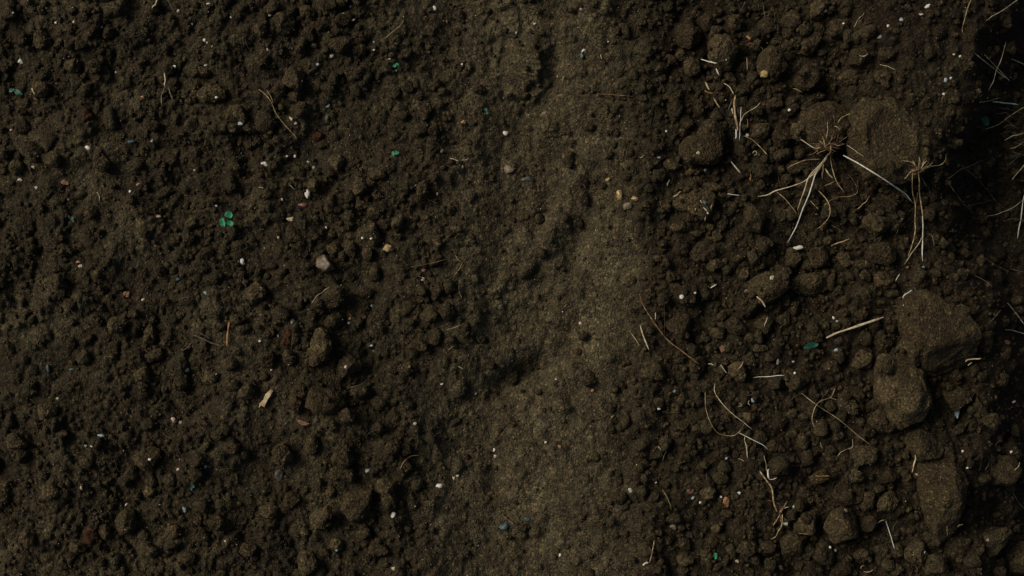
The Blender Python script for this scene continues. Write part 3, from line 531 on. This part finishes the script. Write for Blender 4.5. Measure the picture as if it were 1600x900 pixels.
STR = """straw|1290,527 1310,519 1345,507 1381,495|4.2|pale|thick pale straw piece with a brown tip
dry_stem|998,458 1004,475 1016,495 1030,515 1045,533 1065,548 1093,570|2.5|brown|long curved brown stem
straw|1000,508 1006,527 1014,547|2.9|pale|short straight pale straw
straw|983,516 991,527 1000,541|1.9|tan|thin tan straw
straw|1024,488 1024,500|2|pale|stubby pale straw
root|1038,470 1039,500 1038,541|1.2|dark|thin dark rootlet
straw|358,503 356,522 354,541|3.4|orange|upright orange-brown straw stub
stem|303,524 318,530 332,536 348,542|2.8|dull|flat grey-brown stem
stem|313,521 328,528|1.6|dull|short grey-brown stem
root|303,532 294,541 283,550|1.2|dull|thin dull rootlet
root|405,140 415,148 424,160 432,178 446,196 464,216|1.9|tan|long forked pale root
root|416,140 423,150 427,162|1.4|tan|short pale root branch
straw|248,-3 243,5 237,13|2.6|pale|short bright straw
root|262,0 268,10 272,18|1|dull|fine dull rootlet
straw|258,115 258,126 257,136|2.4|pale|short bent white straw
root|257,137 252,150 252,167|1.2|tan|crooked thin tan rootlet
stem|263,136 266,146 271,156|2.6|dull|curled dull stem
straw|50,138 52,143 55,148|3.2|chip|pinkish cream straw scrap
straw|52,152 60,158|2|brown|small brown straw scrap
root|151,300 155,307 156,315|1.2|pale|tiny pale rootlet
root|629,30 625,40 612,50 600,60|1.3|tan|crooked tan rootlet
root|703,247 710,249 717,252|1.7|pale|short pale rootlet
root|720,250 727,250 733,247|1.1|pale|hair-thin pale rootlet
root|643,417 670,412 703,404|1.1|brown|long thin brown rootlet
root|711,398 716,406 722,412 714,425 707,433|1.3|tan|hooked tan rootlet
root|717,445 718,455 721,465|1.1|tan|short tan rootlet
root|487,474 498,461 515,448|1.1|pale|fine pale root
root|453,289 457,293 461,297|1|pale|tiny pale root
root|404,292 412,294|1.2|pale|small pale root
root|625,733 631,722 645,711 658,711|1.5|tan|arched tan rootlet
root|649,704 653,690 652,678|0.9|dull|hair-thin curved rootlet
root|543,608 556,602 570,597|1.2|dull|dark thin stem
root|785,804 793,812 804,820|1.1|tan|fine tan straw
root|898,133 910,138 921,145|1.1|brown|thin brown rootlet
root|928,147 955,148 990,151|1.1|brown|long straight brown rootlet
straw|881,118 879,127|1.9|pale|short pale straw scrap
straw|938,85 941,94|1.4|pale|thin pale straw scrap
root|698,515 709,512 720,508|1|pale|fine pale rootlet
root|700,547 710,541|1|tan|fine tan rootlet
root|716,572 724,577|1.2|pale|small white rootlet
root|1117,599 1117,612 1128,630 1145,647 1162,660 1175,671|1.5|pale|long curved pale root
root|1102,613 1104,640 1110,660 1122,677 1135,681 1148,681 1158,672 1163,662|1.3|tan|looping tan root
root|1154,676 1175,687 1192,695 1200,703|1.4|white|straight white root
root|1163,682 1166,700 1168,716|1.7|pale|short upright pale root
root|1154,717 1163,720|1.1|pale|tiny slanting root
root|1194,712 1197,725 1199,741|1|pale|fine upright root
straw|1096,93 1108,96 1121,99|2.2|white|straight white straw
straw|1119,107 1121,112 1124,118|2.7|white|stubby white straw
straw|1102,128 1105,134 1109,141|3.2|pale|stubby cream straw
straw|1101,142 1108,145 1115,146|2.2|orange|rust-coloured straw scrap
straw|1115,153 1120,161 1126,170|2.7|tan|slanting tan straw
straw|1131,130 1140,136 1147,148|1.9|pale|bent pale straw
straw|1148,148 1147,165 1150,190 1153,205|4.2|tan|thick upright tan stubble straw
straw|1143,168 1145,178|2|white|small white straw
straw|1158,167 1157,190 1156,209 1155,219|1.7|white|slim upright white straw
straw|1137,173 1141,165 1145,156|2|dull|short dull straw
straw|1150,202 1150,218|2.8|white|stubby white stubble straw
root|1153,198 1163,180 1180,168 1190,160|1.3|pale|curved pale rootlet
straw|1168,186 1168,200|1.4|orange|small reddish straw
straw|1162,212 1175,218 1190,232 1200,243|1.7|tan|curved tan straw
straw|1142,252 1150,262 1158,271|2.4|pale|white straw with a yellow end
straw|1173,272 1173,283|2.2|orange|small orange straw
straw|1047,281 1042,290|2.3|pale|small pale straw
root|1175,239 1180,236 1183,240 1178,243|1.4|pale|tiny curled rootlet
root|1000,247 1007,243|1.2|pale|tiny tan rootlet
blade|1238,138 1247,141 1255,145|1.3|tan|yellowish thin blade
root|1334,42 1341,29 1351,20|1|pale|curved hair-thin root
root|1375,101 1388,104 1400,110|1.1|pale|slightly bent pale rootlet
root|1343,87 1350,88 1356,84|1.2|white|small white rootlet
root|1518,-3 1511,15 1508,28 1504,45 1506,55|1.3|tan|long wavering root on the bank
blade|1592,-2 1568,15 1541,32|1.7|pale|long dry blade at the top of the ditch
blade|1524,84 1550,105 1573,123|1.5|pale|lower of the parallel crossed dry blades
blade|1539,86 1560,108 1578,127|1.5|pale|upper of the parallel crossed dry blades
blade|1572,67 1562,98 1545,142|1.7|pale|dry blade lying across two parallel ones
blade|1579,91 1590,96 1604,102|1.6|pale|short dry blade at the picture edge
blade|1530,161 1546,157 1564,152|1.7|dull|dull blade
blade|1552,159 1570,161 1592,164|2.6|teal|pale grey-green blade
blade|1480,279 1500,266 1538,249|1.4|dull|slanting thin blade
blade|1508,263 1530,282 1546,301|1.2|dull|thin blade
blade|1480,281 1486,291 1492,301|1.1|dull|short thin blade
blade|1602,300 1598,318 1590,373|2.2|white|bright upright blade
blade|1543,338 1575,328 1598,313|1.3|pale|arched thin blade
blade|1512,323 1535,317 1556,311|1|dull|faint thin blade
blade|1565,345 1582,342 1603,346|1.2|dull|level thin blade
blade|1544,299 1556,314 1571,327|1.1|dull|slanting faint blade
blade|1492,298 1505,318 1522,334|1|dull|faint long blade
root|1540,404 1556,414 1576,424|1.1|brown|thin brown root
root|1524,431 1538,438 1552,450|1|tan|curved fine root
root|1578,420 1603,426|1.1|dull|faint level root
stem|1455,366 1458,374 1461,386|2.2|dull|short dull stem
straw|1410,465 1418,458 1426,453|2.2|white|small white straw
blade|1575,474 1588,490 1602,509|1.4|pale|slanting pale blade
blade|1546,504 1556,493 1564,484|1.2|dull|short grey blade
blade|1570,515 1586,517 1603,523|1.8|pale|pale level blade
straw|1508,565 1520,561 1534,560|2.7|chip|cream straw scrap
straw|1512,571 1519,566|2.2|chip|small cream scrap
straw|1298,384 1313,379 1328,373|2.2|tan|straight tan straw
root|1299,352 1309,357 1319,364|1.5|dull|dull rootlet
root|1288,320 1310,308 1328,306 1338,302 1340,297|1.4|tan|long bent tan rootlet
root|1338,327 1351,318 1360,306|1.4|tan|curved tan rootlet
straw|1110,450 1115,447 1120,444|2.2|white|small white straw
straw|1182,463 1190,470 1197,481|2.7|pale|bent pale straw
straw|1199,495 1197,503 1194,510|1.7|pale|short pale straw
straw|1177,590 1200,588 1225,586|1.5|white|long level white straw
root|1106,568 1115,570|1.5|white|tiny white rootlet
root|1126,570 1131,577 1136,584|1.2|white|fine slanting rootlet
root|1161,565 1158,572 1153,577|1.3|pale|short pale rootlet
root|1305,607 1297,620 1281,628 1273,640 1269,655 1272,668|2|tan|hooked tan root
root|1296,608 1288,617 1282,627|1.3|dull|fine dull root
root|1252,614 1275,632 1310,655 1340,680 1362,697|1|pale|long straight hair-thin root
root|1281,690 1285,701|1.1|pale|tiny pale rootlet
root|1332,686 1331,700 1320,703 1307,713|1|pale|angled hair-thin root
straw|1275,744 1287,744 1299,745|1.6|orange|small level orange straw
root|1296,621 1302,623 1308,625|1|pale|tiny branching rootlet
straw|1384,814 1391,835 1398,858|1.5|white|slim slanting white straw
root|1370,819 1376,814 1383,812|1|pale|fine arched rootlet
root|1345,889 1346,885 1351,883|1.4|pale|tiny curled rootlet
root|1350,893 1357,894 1365,890|1.3|pale|small curved rootlet
straw|1248,833 1256,834 1265,834|1.1|orange|thin orange straw
straw|1480,821 1480,838|1.9|dull|short upright grey straw
straw|1496,823 1504,818|2.2|tan|small tan straw
straw|1431,712 1429,722 1425,738|2.5|chip|knobbly cream straw
root|1540,734 1546,722|1.6|dull|short dull root
root|1429,882 1433,890 1432,900|1.2|dull|curved dull rootlet
root|1585,735 1592,728 1593,722|1.2|pale|small pale rootlet
root|1584,772 1592,786 1602,796|1.1|dull|curved fine root
root|1556,700 1557,692 1565,688|1|dull|hooked fine root
straw|1022,844 1021,858 1014,880|1.9|tan|slim greenish tan straw
straw|1004,883 1013,878|3.4|white|stubby white straw
root|1035,765 1045,782 1049,797|1.1|tan|fine curved rootlet
root|1028,697 1033,703|1.6|pale|tiny pale rootlet
root|1027,697 1020,705|1.2|brown|tiny brown rootlet
root|1041,704 1038,712 1034,720|1|dull|fine dull rootlet
straw|1064,299 1058,304 1051,307|2|pale|small pale straw
root|1031,314 1033,321 1036,325|1.2|dull|hooked dull rootlet
straw|1094,313 1097,317|1.5|white|tiny white straw fleck
straw|1099,324 1106,331|2|white|white straw fleck
straw|1113,321 1110,326|1.6|pale|pale straw fleck
straw|1087,325 1086,329|1.6|pale|tiny pale straw fleck
straw|1102,338 1101,345|1.6|tan|tan straw fleck
straw|1137,303 1146,304 1156,305|1.7|white|short level white straw
root|1156,630 1159,633 1153,636|1.2|pale|tiny crescent rootlet
root|1171,625 1169,630 1173,634|1.4|pale|tiny hooked rootlet
root|1165,2 1158,18|1|dull|fine upright rootlet
root|1192,3 1194,18 1195,30|1.1|dull|long fine upright rootlet
root|1167,90 1168,110|1|pale|hair-thin upright rootlet
root|1211,20 1211,45|1|dull|thin upright rootlet"""
for k, ln in enumerate(STR.split('\n')):
    nm, pts, w, col, ph = ln.split('|'); pts = [tuple(float(q) for q in t.split(',')) for t in pts.split()]
    o = strand({'root': 'root', 'straw': 'straw', 'blade': 'grass_stalk', 'stem': 'dry_stem', 'dry_stem': 'dry_stem'}[nm], pts, float(w), col, lift=0.8 if float(w) > 1.8 else 0.2, seed=k)
    c = np.mean(pts, 0)
    tag(o, {'root': 'root', 'straw': 'straw', 'blade': 'dry grass', 'stem': 'stem', 'dry_stem': 'stem'}[nm], {'root': 'roots and rootlets', 'straw': 'loose straws', 'blade': 'dry grass blades in the ditch'}.get(nm))
    THINGS.append((o, c[0], c[1], ph))
# fine root hairs nobody could count
V = []; F = []; n = 0
for k in range(150):
    x = random.uniform(20, 1580); y = random.uniform(20, 880); a = random.uniform(0, 6.28); ln = random.uniform(5, 20)
    pts = [(x, y)]
    for q in range(3): a += random.uniform(-0.7, 0.7); pts.append((pts[-1][0] + ln / 3 * math.cos(a), pts[-1][1] + ln / 3 * math.sin(a)))
    p = spline(pts, 3); me = tube(p, drape(p, 0.6, 1.5), 0.65, sides=4, seed=k)
    vv = np.empty(len(me.vertices) * 3); me.vertices.foreach_get('co', vv); V += vv.reshape(-1, 3).tolist()
    F += [tuple(i + n for i in f.vertices) for f in me.polygons]; n += len(me.vertices); bpy.data.meshes.remove(me)
me = bpy.data.meshes.new('root_hairs'); me.from_pydata(V, [], F)
o = link('root_hairs', me, FIB['dull']); o['kind'] = 'stuff'; tag(o, 'root hairs', None, 'hair-fine root threads strewn over the soil')

# ------------------------------------------------------------------ uprooted tufts and seedlings (things with parts)
def empty(name, x, y, lab, cat, group=None):
    o = bpy.data.objects.new(name, None); COL.objects.link(o); tag(o, cat, group, lab); o.empty_display_size = 0.01
    return o
def tuft(x, y, lab, parts, wisps=0):
    t = empty('grass_tuft', x, y, lab, 'grass tuft', 'dry grass tufts')
    for k, (nm, w, col, pts, lift) in enumerate(parts): strand(nm, pts, w * 0.82, col, t, lift=lift, taper=(0.7, 0.25), seed=k + 300, stiff=4)
    rr = random.Random(int(x))
    for k in range(wisps):
        a = rr.uniform(math.pi * 0.9, math.pi * 2.1); ln = rr.uniform(9, 30); px, py = x + rr.uniform(-9, 9), y + rr.uniform(-6, 4); pts = [(px, py)]
        for q in range(3): a += rr.uniform(-0.6, 0.6); px += ln / 3 * math.cos(a); py += ln / 3 * math.sin(a); pts.append((px, py))
        strand('root', pts, rr.uniform(0.7, 1.2), rr.choice(('brown', 'tan', 'dull', 'brown')), t, lift=rr.uniform(0, 4), taper=(0.8, 0.2), seed=k)
    return t
tuft(1294, 232, 'uprooted dry grass tuft with long pale blades spread over the clods', [
 ('crown', 3.0, 'brown', [(1287, 232), (1293, 226), (1301, 224), (1310, 228), (1322, 225)], 5),
 ('crown', 3.6, 'brown', [(1297, 224), (1298, 234), (1296, 243)], 5),
 ('blade', 2.6, 'pale', [(1297, 237), (1285, 255), (1260, 280), (1240, 290), (1213, 299), (1200, 305), (1184, 307)], 8),
 ('blade', 2.5, 'pale', [(1295, 240), (1283, 258), (1265, 277), (1256, 301), (1245, 328)], 8),
 ('blade', 2.9, 'white', [(1288, 252), (1276, 270), (1265, 300), (1248, 345), (1231, 380)], 9),
 ('blade', 3.2, 'tan', [(1297, 238), (1290, 250), (1281, 262), (1270, 276)], 8),
 ('blade', 2.2, 'tan', [(1287, 256), (1286, 268), (1285, 281)], 4),
 ('blade', 2.0, 'tan', [(1297, 240), (1300, 262), (1308, 285), (1320, 301)], 5),
 ('blade', 1.6, 'tan', [(1305, 283), (1297, 287), (1288, 291)], 2),
 ('blade', 1.3, 'brown', [(1297, 244), (1303, 252), (1306, 262)], 3),
 ('leaf', 3.2, 'pale', [(1290, 264), (1295, 272), (1302, 279)], 3),
 ('blade', 2.8, 'white', [(1318, 243), (1345, 258), (1370, 273), (1400, 293), (1415, 303), (1426, 317)], 8),
 ('blade', 1.8, 'tan', [(1282, 249), (1258, 251), (1240, 257), (1230, 262)], 5),
 ('blade', 2.2, 'tan', [(1279, 298), (1290, 310), (1297, 325), (1295, 340), (1283, 353), (1276, 357)], 3),
 ('blade', 1.7, 'tan', [(1214, 300), (1226, 310), (1236, 322), (1245, 334)], 3),
 ('blade', 1.5, 'brown', [(1258, 300), (1250, 322), (1247, 340)], 2),
 ('blade', 1.6, 'tan', [(1266, 313), (1272, 320), (1280, 328)], 2),
 ('root', 2.2, 'pale', [(1285, 231), (1274, 232), (1262, 225), (1250, 217)], 3),
 ('root', 1.6, 'tan', [(1293, 190), (1293, 205), (1291, 220)], 1),
 ('root', 1.8, 'tan', [(1309, 193), (1314, 184), (1322, 179), (1331, 177)], 2),
 ('root', 1.8, 'tan', [(1304, 197), (1309, 199), (1314, 205)], 1),
 ('root', 1.4, 'brown', [(1324, 212), (1317, 218), (1310, 224)], 1),
 ('root', 1.2, 'brown', [(1307, 222), (1311, 210), (1318, 202)], 1),
 ('root', 1.2, 'brown', [(1303, 180), (1305, 195)], 1),
 ('root', 1.2, 'pale', [(1323, 226), (1337, 236), (1350, 245)], 2),
 ('root', 1.4, 'brown', [(1280, 244), (1277, 234), (1274, 228)], 2),
 ('root', 1.2, 'brown', [(1325, 272), (1332, 280), (1338, 290), (1340, 300)], 1)], 26)
tuft(1434, 268, 'smaller uprooted tuft with a fan of root stubs and two long stems', [
 ('crown', 4.0, 'brown', [(1426, 268), (1433, 265), (1440, 264)], 4),
 ('root', 1.8, 'tan', [(1434, 265), (1425, 254), (1415, 252), (1406, 249)], 3), ('root', 1.6, 'pale', [(1432, 262), (1429, 256), (1426, 251)], 3),
 ('root', 1.5, 'tan', [(1435, 262), (1437, 252), (1436, 244)], 3), ('root', 1.9, 'pale', [(1438, 263), (1444, 256), (1449, 250)], 3),
 ('root', 1.2, 'brown', [(1448, 251), (1452, 255), (1454, 260)], 2), ('root', 1.5, 'tan', [(1437, 265), (1455, 260), (1470, 257), (1478, 250), (1479, 241)], 4),
 ('root', 1.7, 'tan', [(1428, 264), (1419, 272), (1413, 280)], 3), ('root', 1.3, 'brown', [(1431, 264), (1426, 259), (1421, 258)], 3),
 ('stem', 2.5, 'tan', [(1426, 270), (1426, 300), (1430, 318), (1430, 345), (1430, 360), (1425, 380), (1418, 400)], 8),
 ('stem', 2.8, 'tan', [(1435, 268), (1437, 300), (1442, 340)], 5), ('stem', 2.6, 'white', [(1442, 338), (1442, 370), (1441, 408)], 3),
 ('stem', 1.8, 'brown', [(1434, 300), (1431, 318), (1430, 332)], 3), ('stem', 1.8, 'pale', [(1441, 370), (1427, 393), (1413, 414)], 3),
 ('stem', 2.0, 'white', [(1406, 428), (1402, 434), (1399, 440)], 1), ('stem', 1.5, 'dull', [(1406, 298), (1416, 308), (1427, 317)], 2),
 ('root', 1.0, 'dull', [(1439, 275), (1444, 285), (1448, 292)], 1)], 12)
tuft(1600, 215, 'dark tangle of dry grass hanging in from the ditch side', [
 ('blade', 1.8, 'tan', [(1540, 201), (1560, 195), (1580, 180), (1606, 164)], 6), ('blade', 1.8, 'pale', [(1569, 218), (1585, 212), (1606, 206)], 5),
 ('blade', 1.6, 'tan', [(1579, 233), (1590, 228), (1606, 218)], 5), ('blade', 1.4, 'dull', [(1580, 236), (1592, 240), (1606, 242)], 4),
 ('blade', 1.5, 'dull', [(1576, 258), (1585, 250), (1594, 243)], 4), ('blade', 1.9, 'pale', [(1580, 280), (1590, 269), (1606, 251)], 6),
 ('blade', 1.1, 'dull', [(1558, 178), (1570, 176), (1585, 184)], 3), ('blade', 1.1, 'dull', [(1566, 200), (1578, 196), (1592, 200)], 3),
 ('blade', 1.1, 'dull', [(1572, 186), (1584, 198), (1594, 202)], 3), ('blade', 1.1, 'dull', [(1563, 210), (1575, 206), (1604, 212)], 3),
 ('blade', 1.1, 'dull', [(1560, 168), (1580, 172), (1604, 178)], 3), ('blade', 1.1, 'dull', [(1584, 222), (1594, 225), (1606, 230)], 3)])
t = empty('seedling_remnant', 1222, 795, 'dried seedling with a knotted root crown and bent tan stem', 'seedling')
for k, (nm, w, col, pts, lift) in enumerate([('stem', 2.8, 'tan', [(1188, 737), (1197, 750), (1206, 763), (1209, 785), (1215, 801)], 4), ('root_crown', 4.2, 'brown', [(1226, 792), (1220, 799), (1218, 806)], 3),
   ('root', 1.4, 'tan', [(1222, 796), (1226, 790), (1230, 783)], 2), ('root', 1.4, 'pale', [(1223, 796), (1228, 793), (1234, 792)], 2), ('root', 1.8, 'tan', [(1220, 803), (1214, 813), (1208, 821)], 2),
   ('root', 2.0, 'tan', [(1222, 803), (1221, 820), (1213, 836), (1205, 843)], 3), ('root', 1.1, 'brown', [(1200, 782), (1211, 784), (1222, 791)], 1), ('root', 1.6, 'brown', [(1219, 805), (1220, 811), (1219, 816)], 1)]):
    strand(nm, pts, w, col, t, lift=lift, taper=(0.7, 0.3), seed=k + 500, stiff=4)
t = empty('sprout', 1200, 745, 'pale white sprout with a curled tip beside the dried seedling', 'sprout')
strand('stem', [(1201, 732), (1200, 741), (1202, 749)], 3.2, 'white', t, lift=3); strand('tip', [(1202, 749), (1208, 749), (1214, 746)], 1.5, 'white', t, lift=1)

def leafmesh(rx, ry, rot, z0, seed, thick=0.35):
    v, f = ico(3); c = v.copy(); a = np.arctan2(c[:, 1], c[:, 0]); wob = 1 + 0.10 * np.sin(3 * a + seed) + 0.07 * np.sin(5 * a + 2 * seed)
    r2 = c[:, 0] ** 2 + c[:, 1] ** 2
    x = c[:, 0] * rx * wob; y = c[:, 1] * ry * wob * (np.clip(1 - np.abs(c[:, 0]) ** 2.2, 0.05, 1) ** 0.35 if rx > 1.8 * ry else 1); z = c[:, 2] * thick + 0.22 * min(rx, ry) * (r2 - 0.5) + 0.1 * rx * np.sin(c[:, 0] * 3 + seed) - 0.10 * min(rx, ry) * np.exp(-(c[:, 1] / 0.18) ** 2)
    return np.stack([x * math.cos(rot) - y * math.sin(rot), x * math.sin(rot) + y * math.cos(rot), z], 1), f
def seedling(x, y, leaves, lab, col='green', stem=True):
    t = empty('green_seedling', x, y, lab, 'seedling', 'green seedlings'); z = max(hval(TOP, x + a, y + b) for a in (-4, 0, 4) for b in (-4, 0, 4))
    if stem:
        me = tube(np.array([(x, y), (x + 0.3, y), (x + 0.5, y + 0.3)]), np.array([z - 3, z + 1.5, z + 4]), 1.0, seed=1); link('stem', me, FIB[col], t)
    for k, (lx_, ly_, rx, ry, rot) in enumerate(leaves):
        co, f = leafmesh(rx, ry, rot, 0, k + x); o = link('leaf', mesh_from('leaf', co * S, f), FIB[col], t)
        o.location = w2(lx_, ly_, (z + 4 if stem else max(hval(TOP, lx_ + a, ly_ + b) for a in (-3, 0, 3) for b in (-3, 0, 3)) + 1.5)); o.rotation_euler = (0.12 * (k - 1), -0.1 * k, 0)
    return t
seedling(355, 343, [(357.5, 335.5, 6.2, 5.2, -0.3), (348, 347.5, 4.2, 7.0, 0.25), (359.5, 350, 5.8, 6.2, -0.6)], 'bright green three-leaf seedling on the dark soil')
seedling(617, 239, [(615, 240, 3.4, 3.4, 0), (620, 238.5, 3.0, 3.4, 0.3)], 'small two-leaf green seedling below the smooth patch of soil')
seedling(619, 102, [(620, 100.5, 3, 2.6, 0.3), (616.5, 103, 2.6, 2.2, 0), (619, 110, 1.6, 1.3, 0)], 'tiny bright green seedling beside two white grains', 'green')
seedling(1266, 540, [(1267, 540, 12.5, 4.8, 0.26)], 'single narrow green leaf lying next to the thick pale straw', 'darkgreen', False)
seedling(1118, 868, [(1118, 868.5, 2.8, 5, 0)], 'tiny green leaf between two small clods at the bottom', 'green', False)
seedling(760, 172, [(759, 171, 3.2, 2.8, 0.2), (761, 176, 2.4, 2.4, 0)], 'dark green speck of a seedling above the cream pebble on the track', 'darkgreen')
seedling(26, 144, [(28, 144, 8, 4, -0.5), (18, 141, 5, 3, 0.3)], 'dark shaded green leaves beside the pinkish straw scrap', 'darkgreen', False)
seedling(112, 342, [(112, 341, 3.4, 2.8, 0), (114, 345, 2, 2, 0)], 'dim little green seedling under a white pebble', 'darkgreen')
seedling(300, 760, [(301, 760, 3.2, 2.8, 0.4), (299, 764, 2, 2.6, 0)], 'dim green seedling in the rubble beside a cream pebble', 'darkgreen')
seedling(1540, 190, [(1540, 189, 6, 8, 0.4)], 'dark teal leaf in the shadow of the ditch grass', 'darkgreen', False)

# wood chip and curled dead leaf
def slab(name, outline, thick, mat, lab, cat, bend=0.12):
    pts = np.array(outline, float); c = pts.mean(0); z = np.mean([hval(TOP, *q) for q in pts]) + thick * 1.2
    bm = bmesh.new(); r_ = random.Random(int(c[0])); rings = []
    for s, zz in ((0.86, -thick), (1.0, -thick * 0.3), (1.0, thick * 0.3), (0.82, thick)):
        rings.append([bm.verts.new(((q[0] - c[0]) * s, -(q[1] - c[1]) * s, zz + r_.uniform(-0.35, 0.5) * thick + bend * abs(q[1] - c[1]))) for q in pts])
    n = len(pts)
    for a, b in zip(rings[:-1], rings[1:]):
        for i in range(n): bm.faces.new((a[i], a[(i + 1) % n], b[(i + 1) % n], b[i]))
    bm.faces.new(rings[-1]); bm.faces.new(rings[0][::-1]); bmesh.ops.recalc_face_normals(bm, faces=bm.faces); bmesh.ops.triangulate(bm, faces=[f for f in bm.faces if len(f.verts) > 4])
    bmesh.ops.scale(bm, vec=(S, S, S), verts=bm.verts); me = bpy.data.meshes.new(name); bm.to_mesh(me); bm.free()
    o = link(name, me, mat); o.location = w2(c[0], c[1], z); tag(o, cat, None, lab); return o
slab('wood_chip', [(424, 608), (427, 611), (424, 618), (419, 624), (416, 631), (414, 636), (409, 634), (405, 637), (406, 630), (412, 624), (415, 616), (420, 612)], 2.2, FIB['chip'], 'splintered cream wood chip standing out on the dark soil', 'wood chip')
slab('dead_leaf', [(463, 655), (470, 656), (478, 659), (486, 662), (479, 665), (471, 664), (466, 660)], 1.2, FIB['leafbrown'], 'curled brown dead leaf scrap below the cream wood chip', 'leaf')
slab('dead_leaf', [(95, 283), (101, 280), (108, 285), (107, 289), (101, 289), (96, 287)], 1.0, FIB['leafbrown'], 'small reddish dead leaf scrap near two white pebbles', 'leaf')
slab('dead_leaf', [(1124, 543), (1128, 539), (1134, 541), (1133, 548), (1127, 551)], 1.0, FIB['leafbrown'], 'pale tan dead leaf scrap below the long curved stem', 'leaf')
slab('dead_leaf', [(1165, 57), (1168, 55), (1173, 60), (1172, 63)], 1.0, FIB['orange'], 'tiny orange-red leaf scrap among the upper clods', 'leaf')

# ------------------------------------------------------------------ labels that single each thing out
LM = [('the three-leaf green seedling', 355, 343), ('the small two-leaf seedling', 617, 239), ('the cream wood chip', 416, 622), ('the upright orange-brown straw stub', 356, 522), ('the tall white pebble', 480, 302),
 ('the round yellow nugget', 607, 388), ('the broken brown stone', 506, 414), ('the forked pale root', 437, 178), ('the flaky white pebble', 687, 759), ('the smooth orange pebble', 197, 459),
 ('the rust-brown bark fragment', 143, 836), ('the white pebble in the dark corner', 32, 96), ('the tan flat stone on the track', 795, 265), ('the ribbed sole print', 815, 95), ('the gold pebbles', 980, 308),
 ('the long curved stem', 1045, 525), ('the thick pale straw', 1335, 510), ('the long-bladed tuft', 1290, 240), ('the smaller uprooted tuft', 1434, 270), ('the boulder-like clod', 1468, 520),
 ('the pale slab clod', 1410, 613), ('the white flake', 1245, 387), ('the yellow pebble among clods', 1195, 116), ('the upright stubble', 1150, 185), ('the dried seedling', 1222, 795),
 ('the looping root', 1130, 670), ('the orange-brown pebble', 1134, 784), ('the teal stone on the track', 788, 823), ('the long blue-grey stone', 1495, 643), ('the pinkish pebble by the corner', 1546, 844),
 ('the crossed dry blades', 1560, 108), ('the large triangular clod', 1100, 225), ('the square clod', 48, 236), ('the blue-grey pebble row', 140, 690), ('the bank of smooth soil', 1430, 90), ('the hooked tan root', 1283, 635)]
ORD = ['', 'second closest', 'third closest', 'fourth closest', 'fifth closest', 'sixth closest', 'seventh closest', 'eighth closest', 'ninth closest', 'tenth closest']
groups = {}
for o, x, y, ph in THINGS:
    d, nm, lx_, ly_ = min((math.hypot(x - a, y - b), n_, a, b) for n_, a, b in LM)
    if d < 7: rel = 'at'
    else:
        an = math.degrees(math.atan2(-(y - ly_), x - lx_)) % 360
        rel = ['right of', 'above right of', 'above', 'above left of', 'left of', 'below left of', 'below', 'below right of'][int((an + 22.5) // 45) % 8]
    same = d < 8
    key = (ph, rel if not same else 'marked', nm); groups.setdefault(key, []).append((d, o))
for (ph, rel, nm), lst in groups.items():
    lst.sort(key=lambda t: t[0])
    for k, (d, o) in enumerate(lst):
        if rel == 'marked': lab = ph + ' that stands out on the soil' if k == 0 else f'{ph} touching {nm}'
        elif k == 0: lab = f"{ph} {'just ' if d < 45 else ''}{rel} {nm}"
        else: lab = f"{ph} {rel} {nm}, {ORD[min(k, 9)]}"
        o['label'] = lab
_seen = {}
for o in bpy.data.objects:
    if 'label' in o.keys():
        _seen.setdefault(o['label'], []).append(o)
for lab, os_ in _seen.items():
    for k, o in enumerate(os_[1:]): o['label'] = lab + f', {ORD[min(k + 1, 9)].split()[0]} of these'
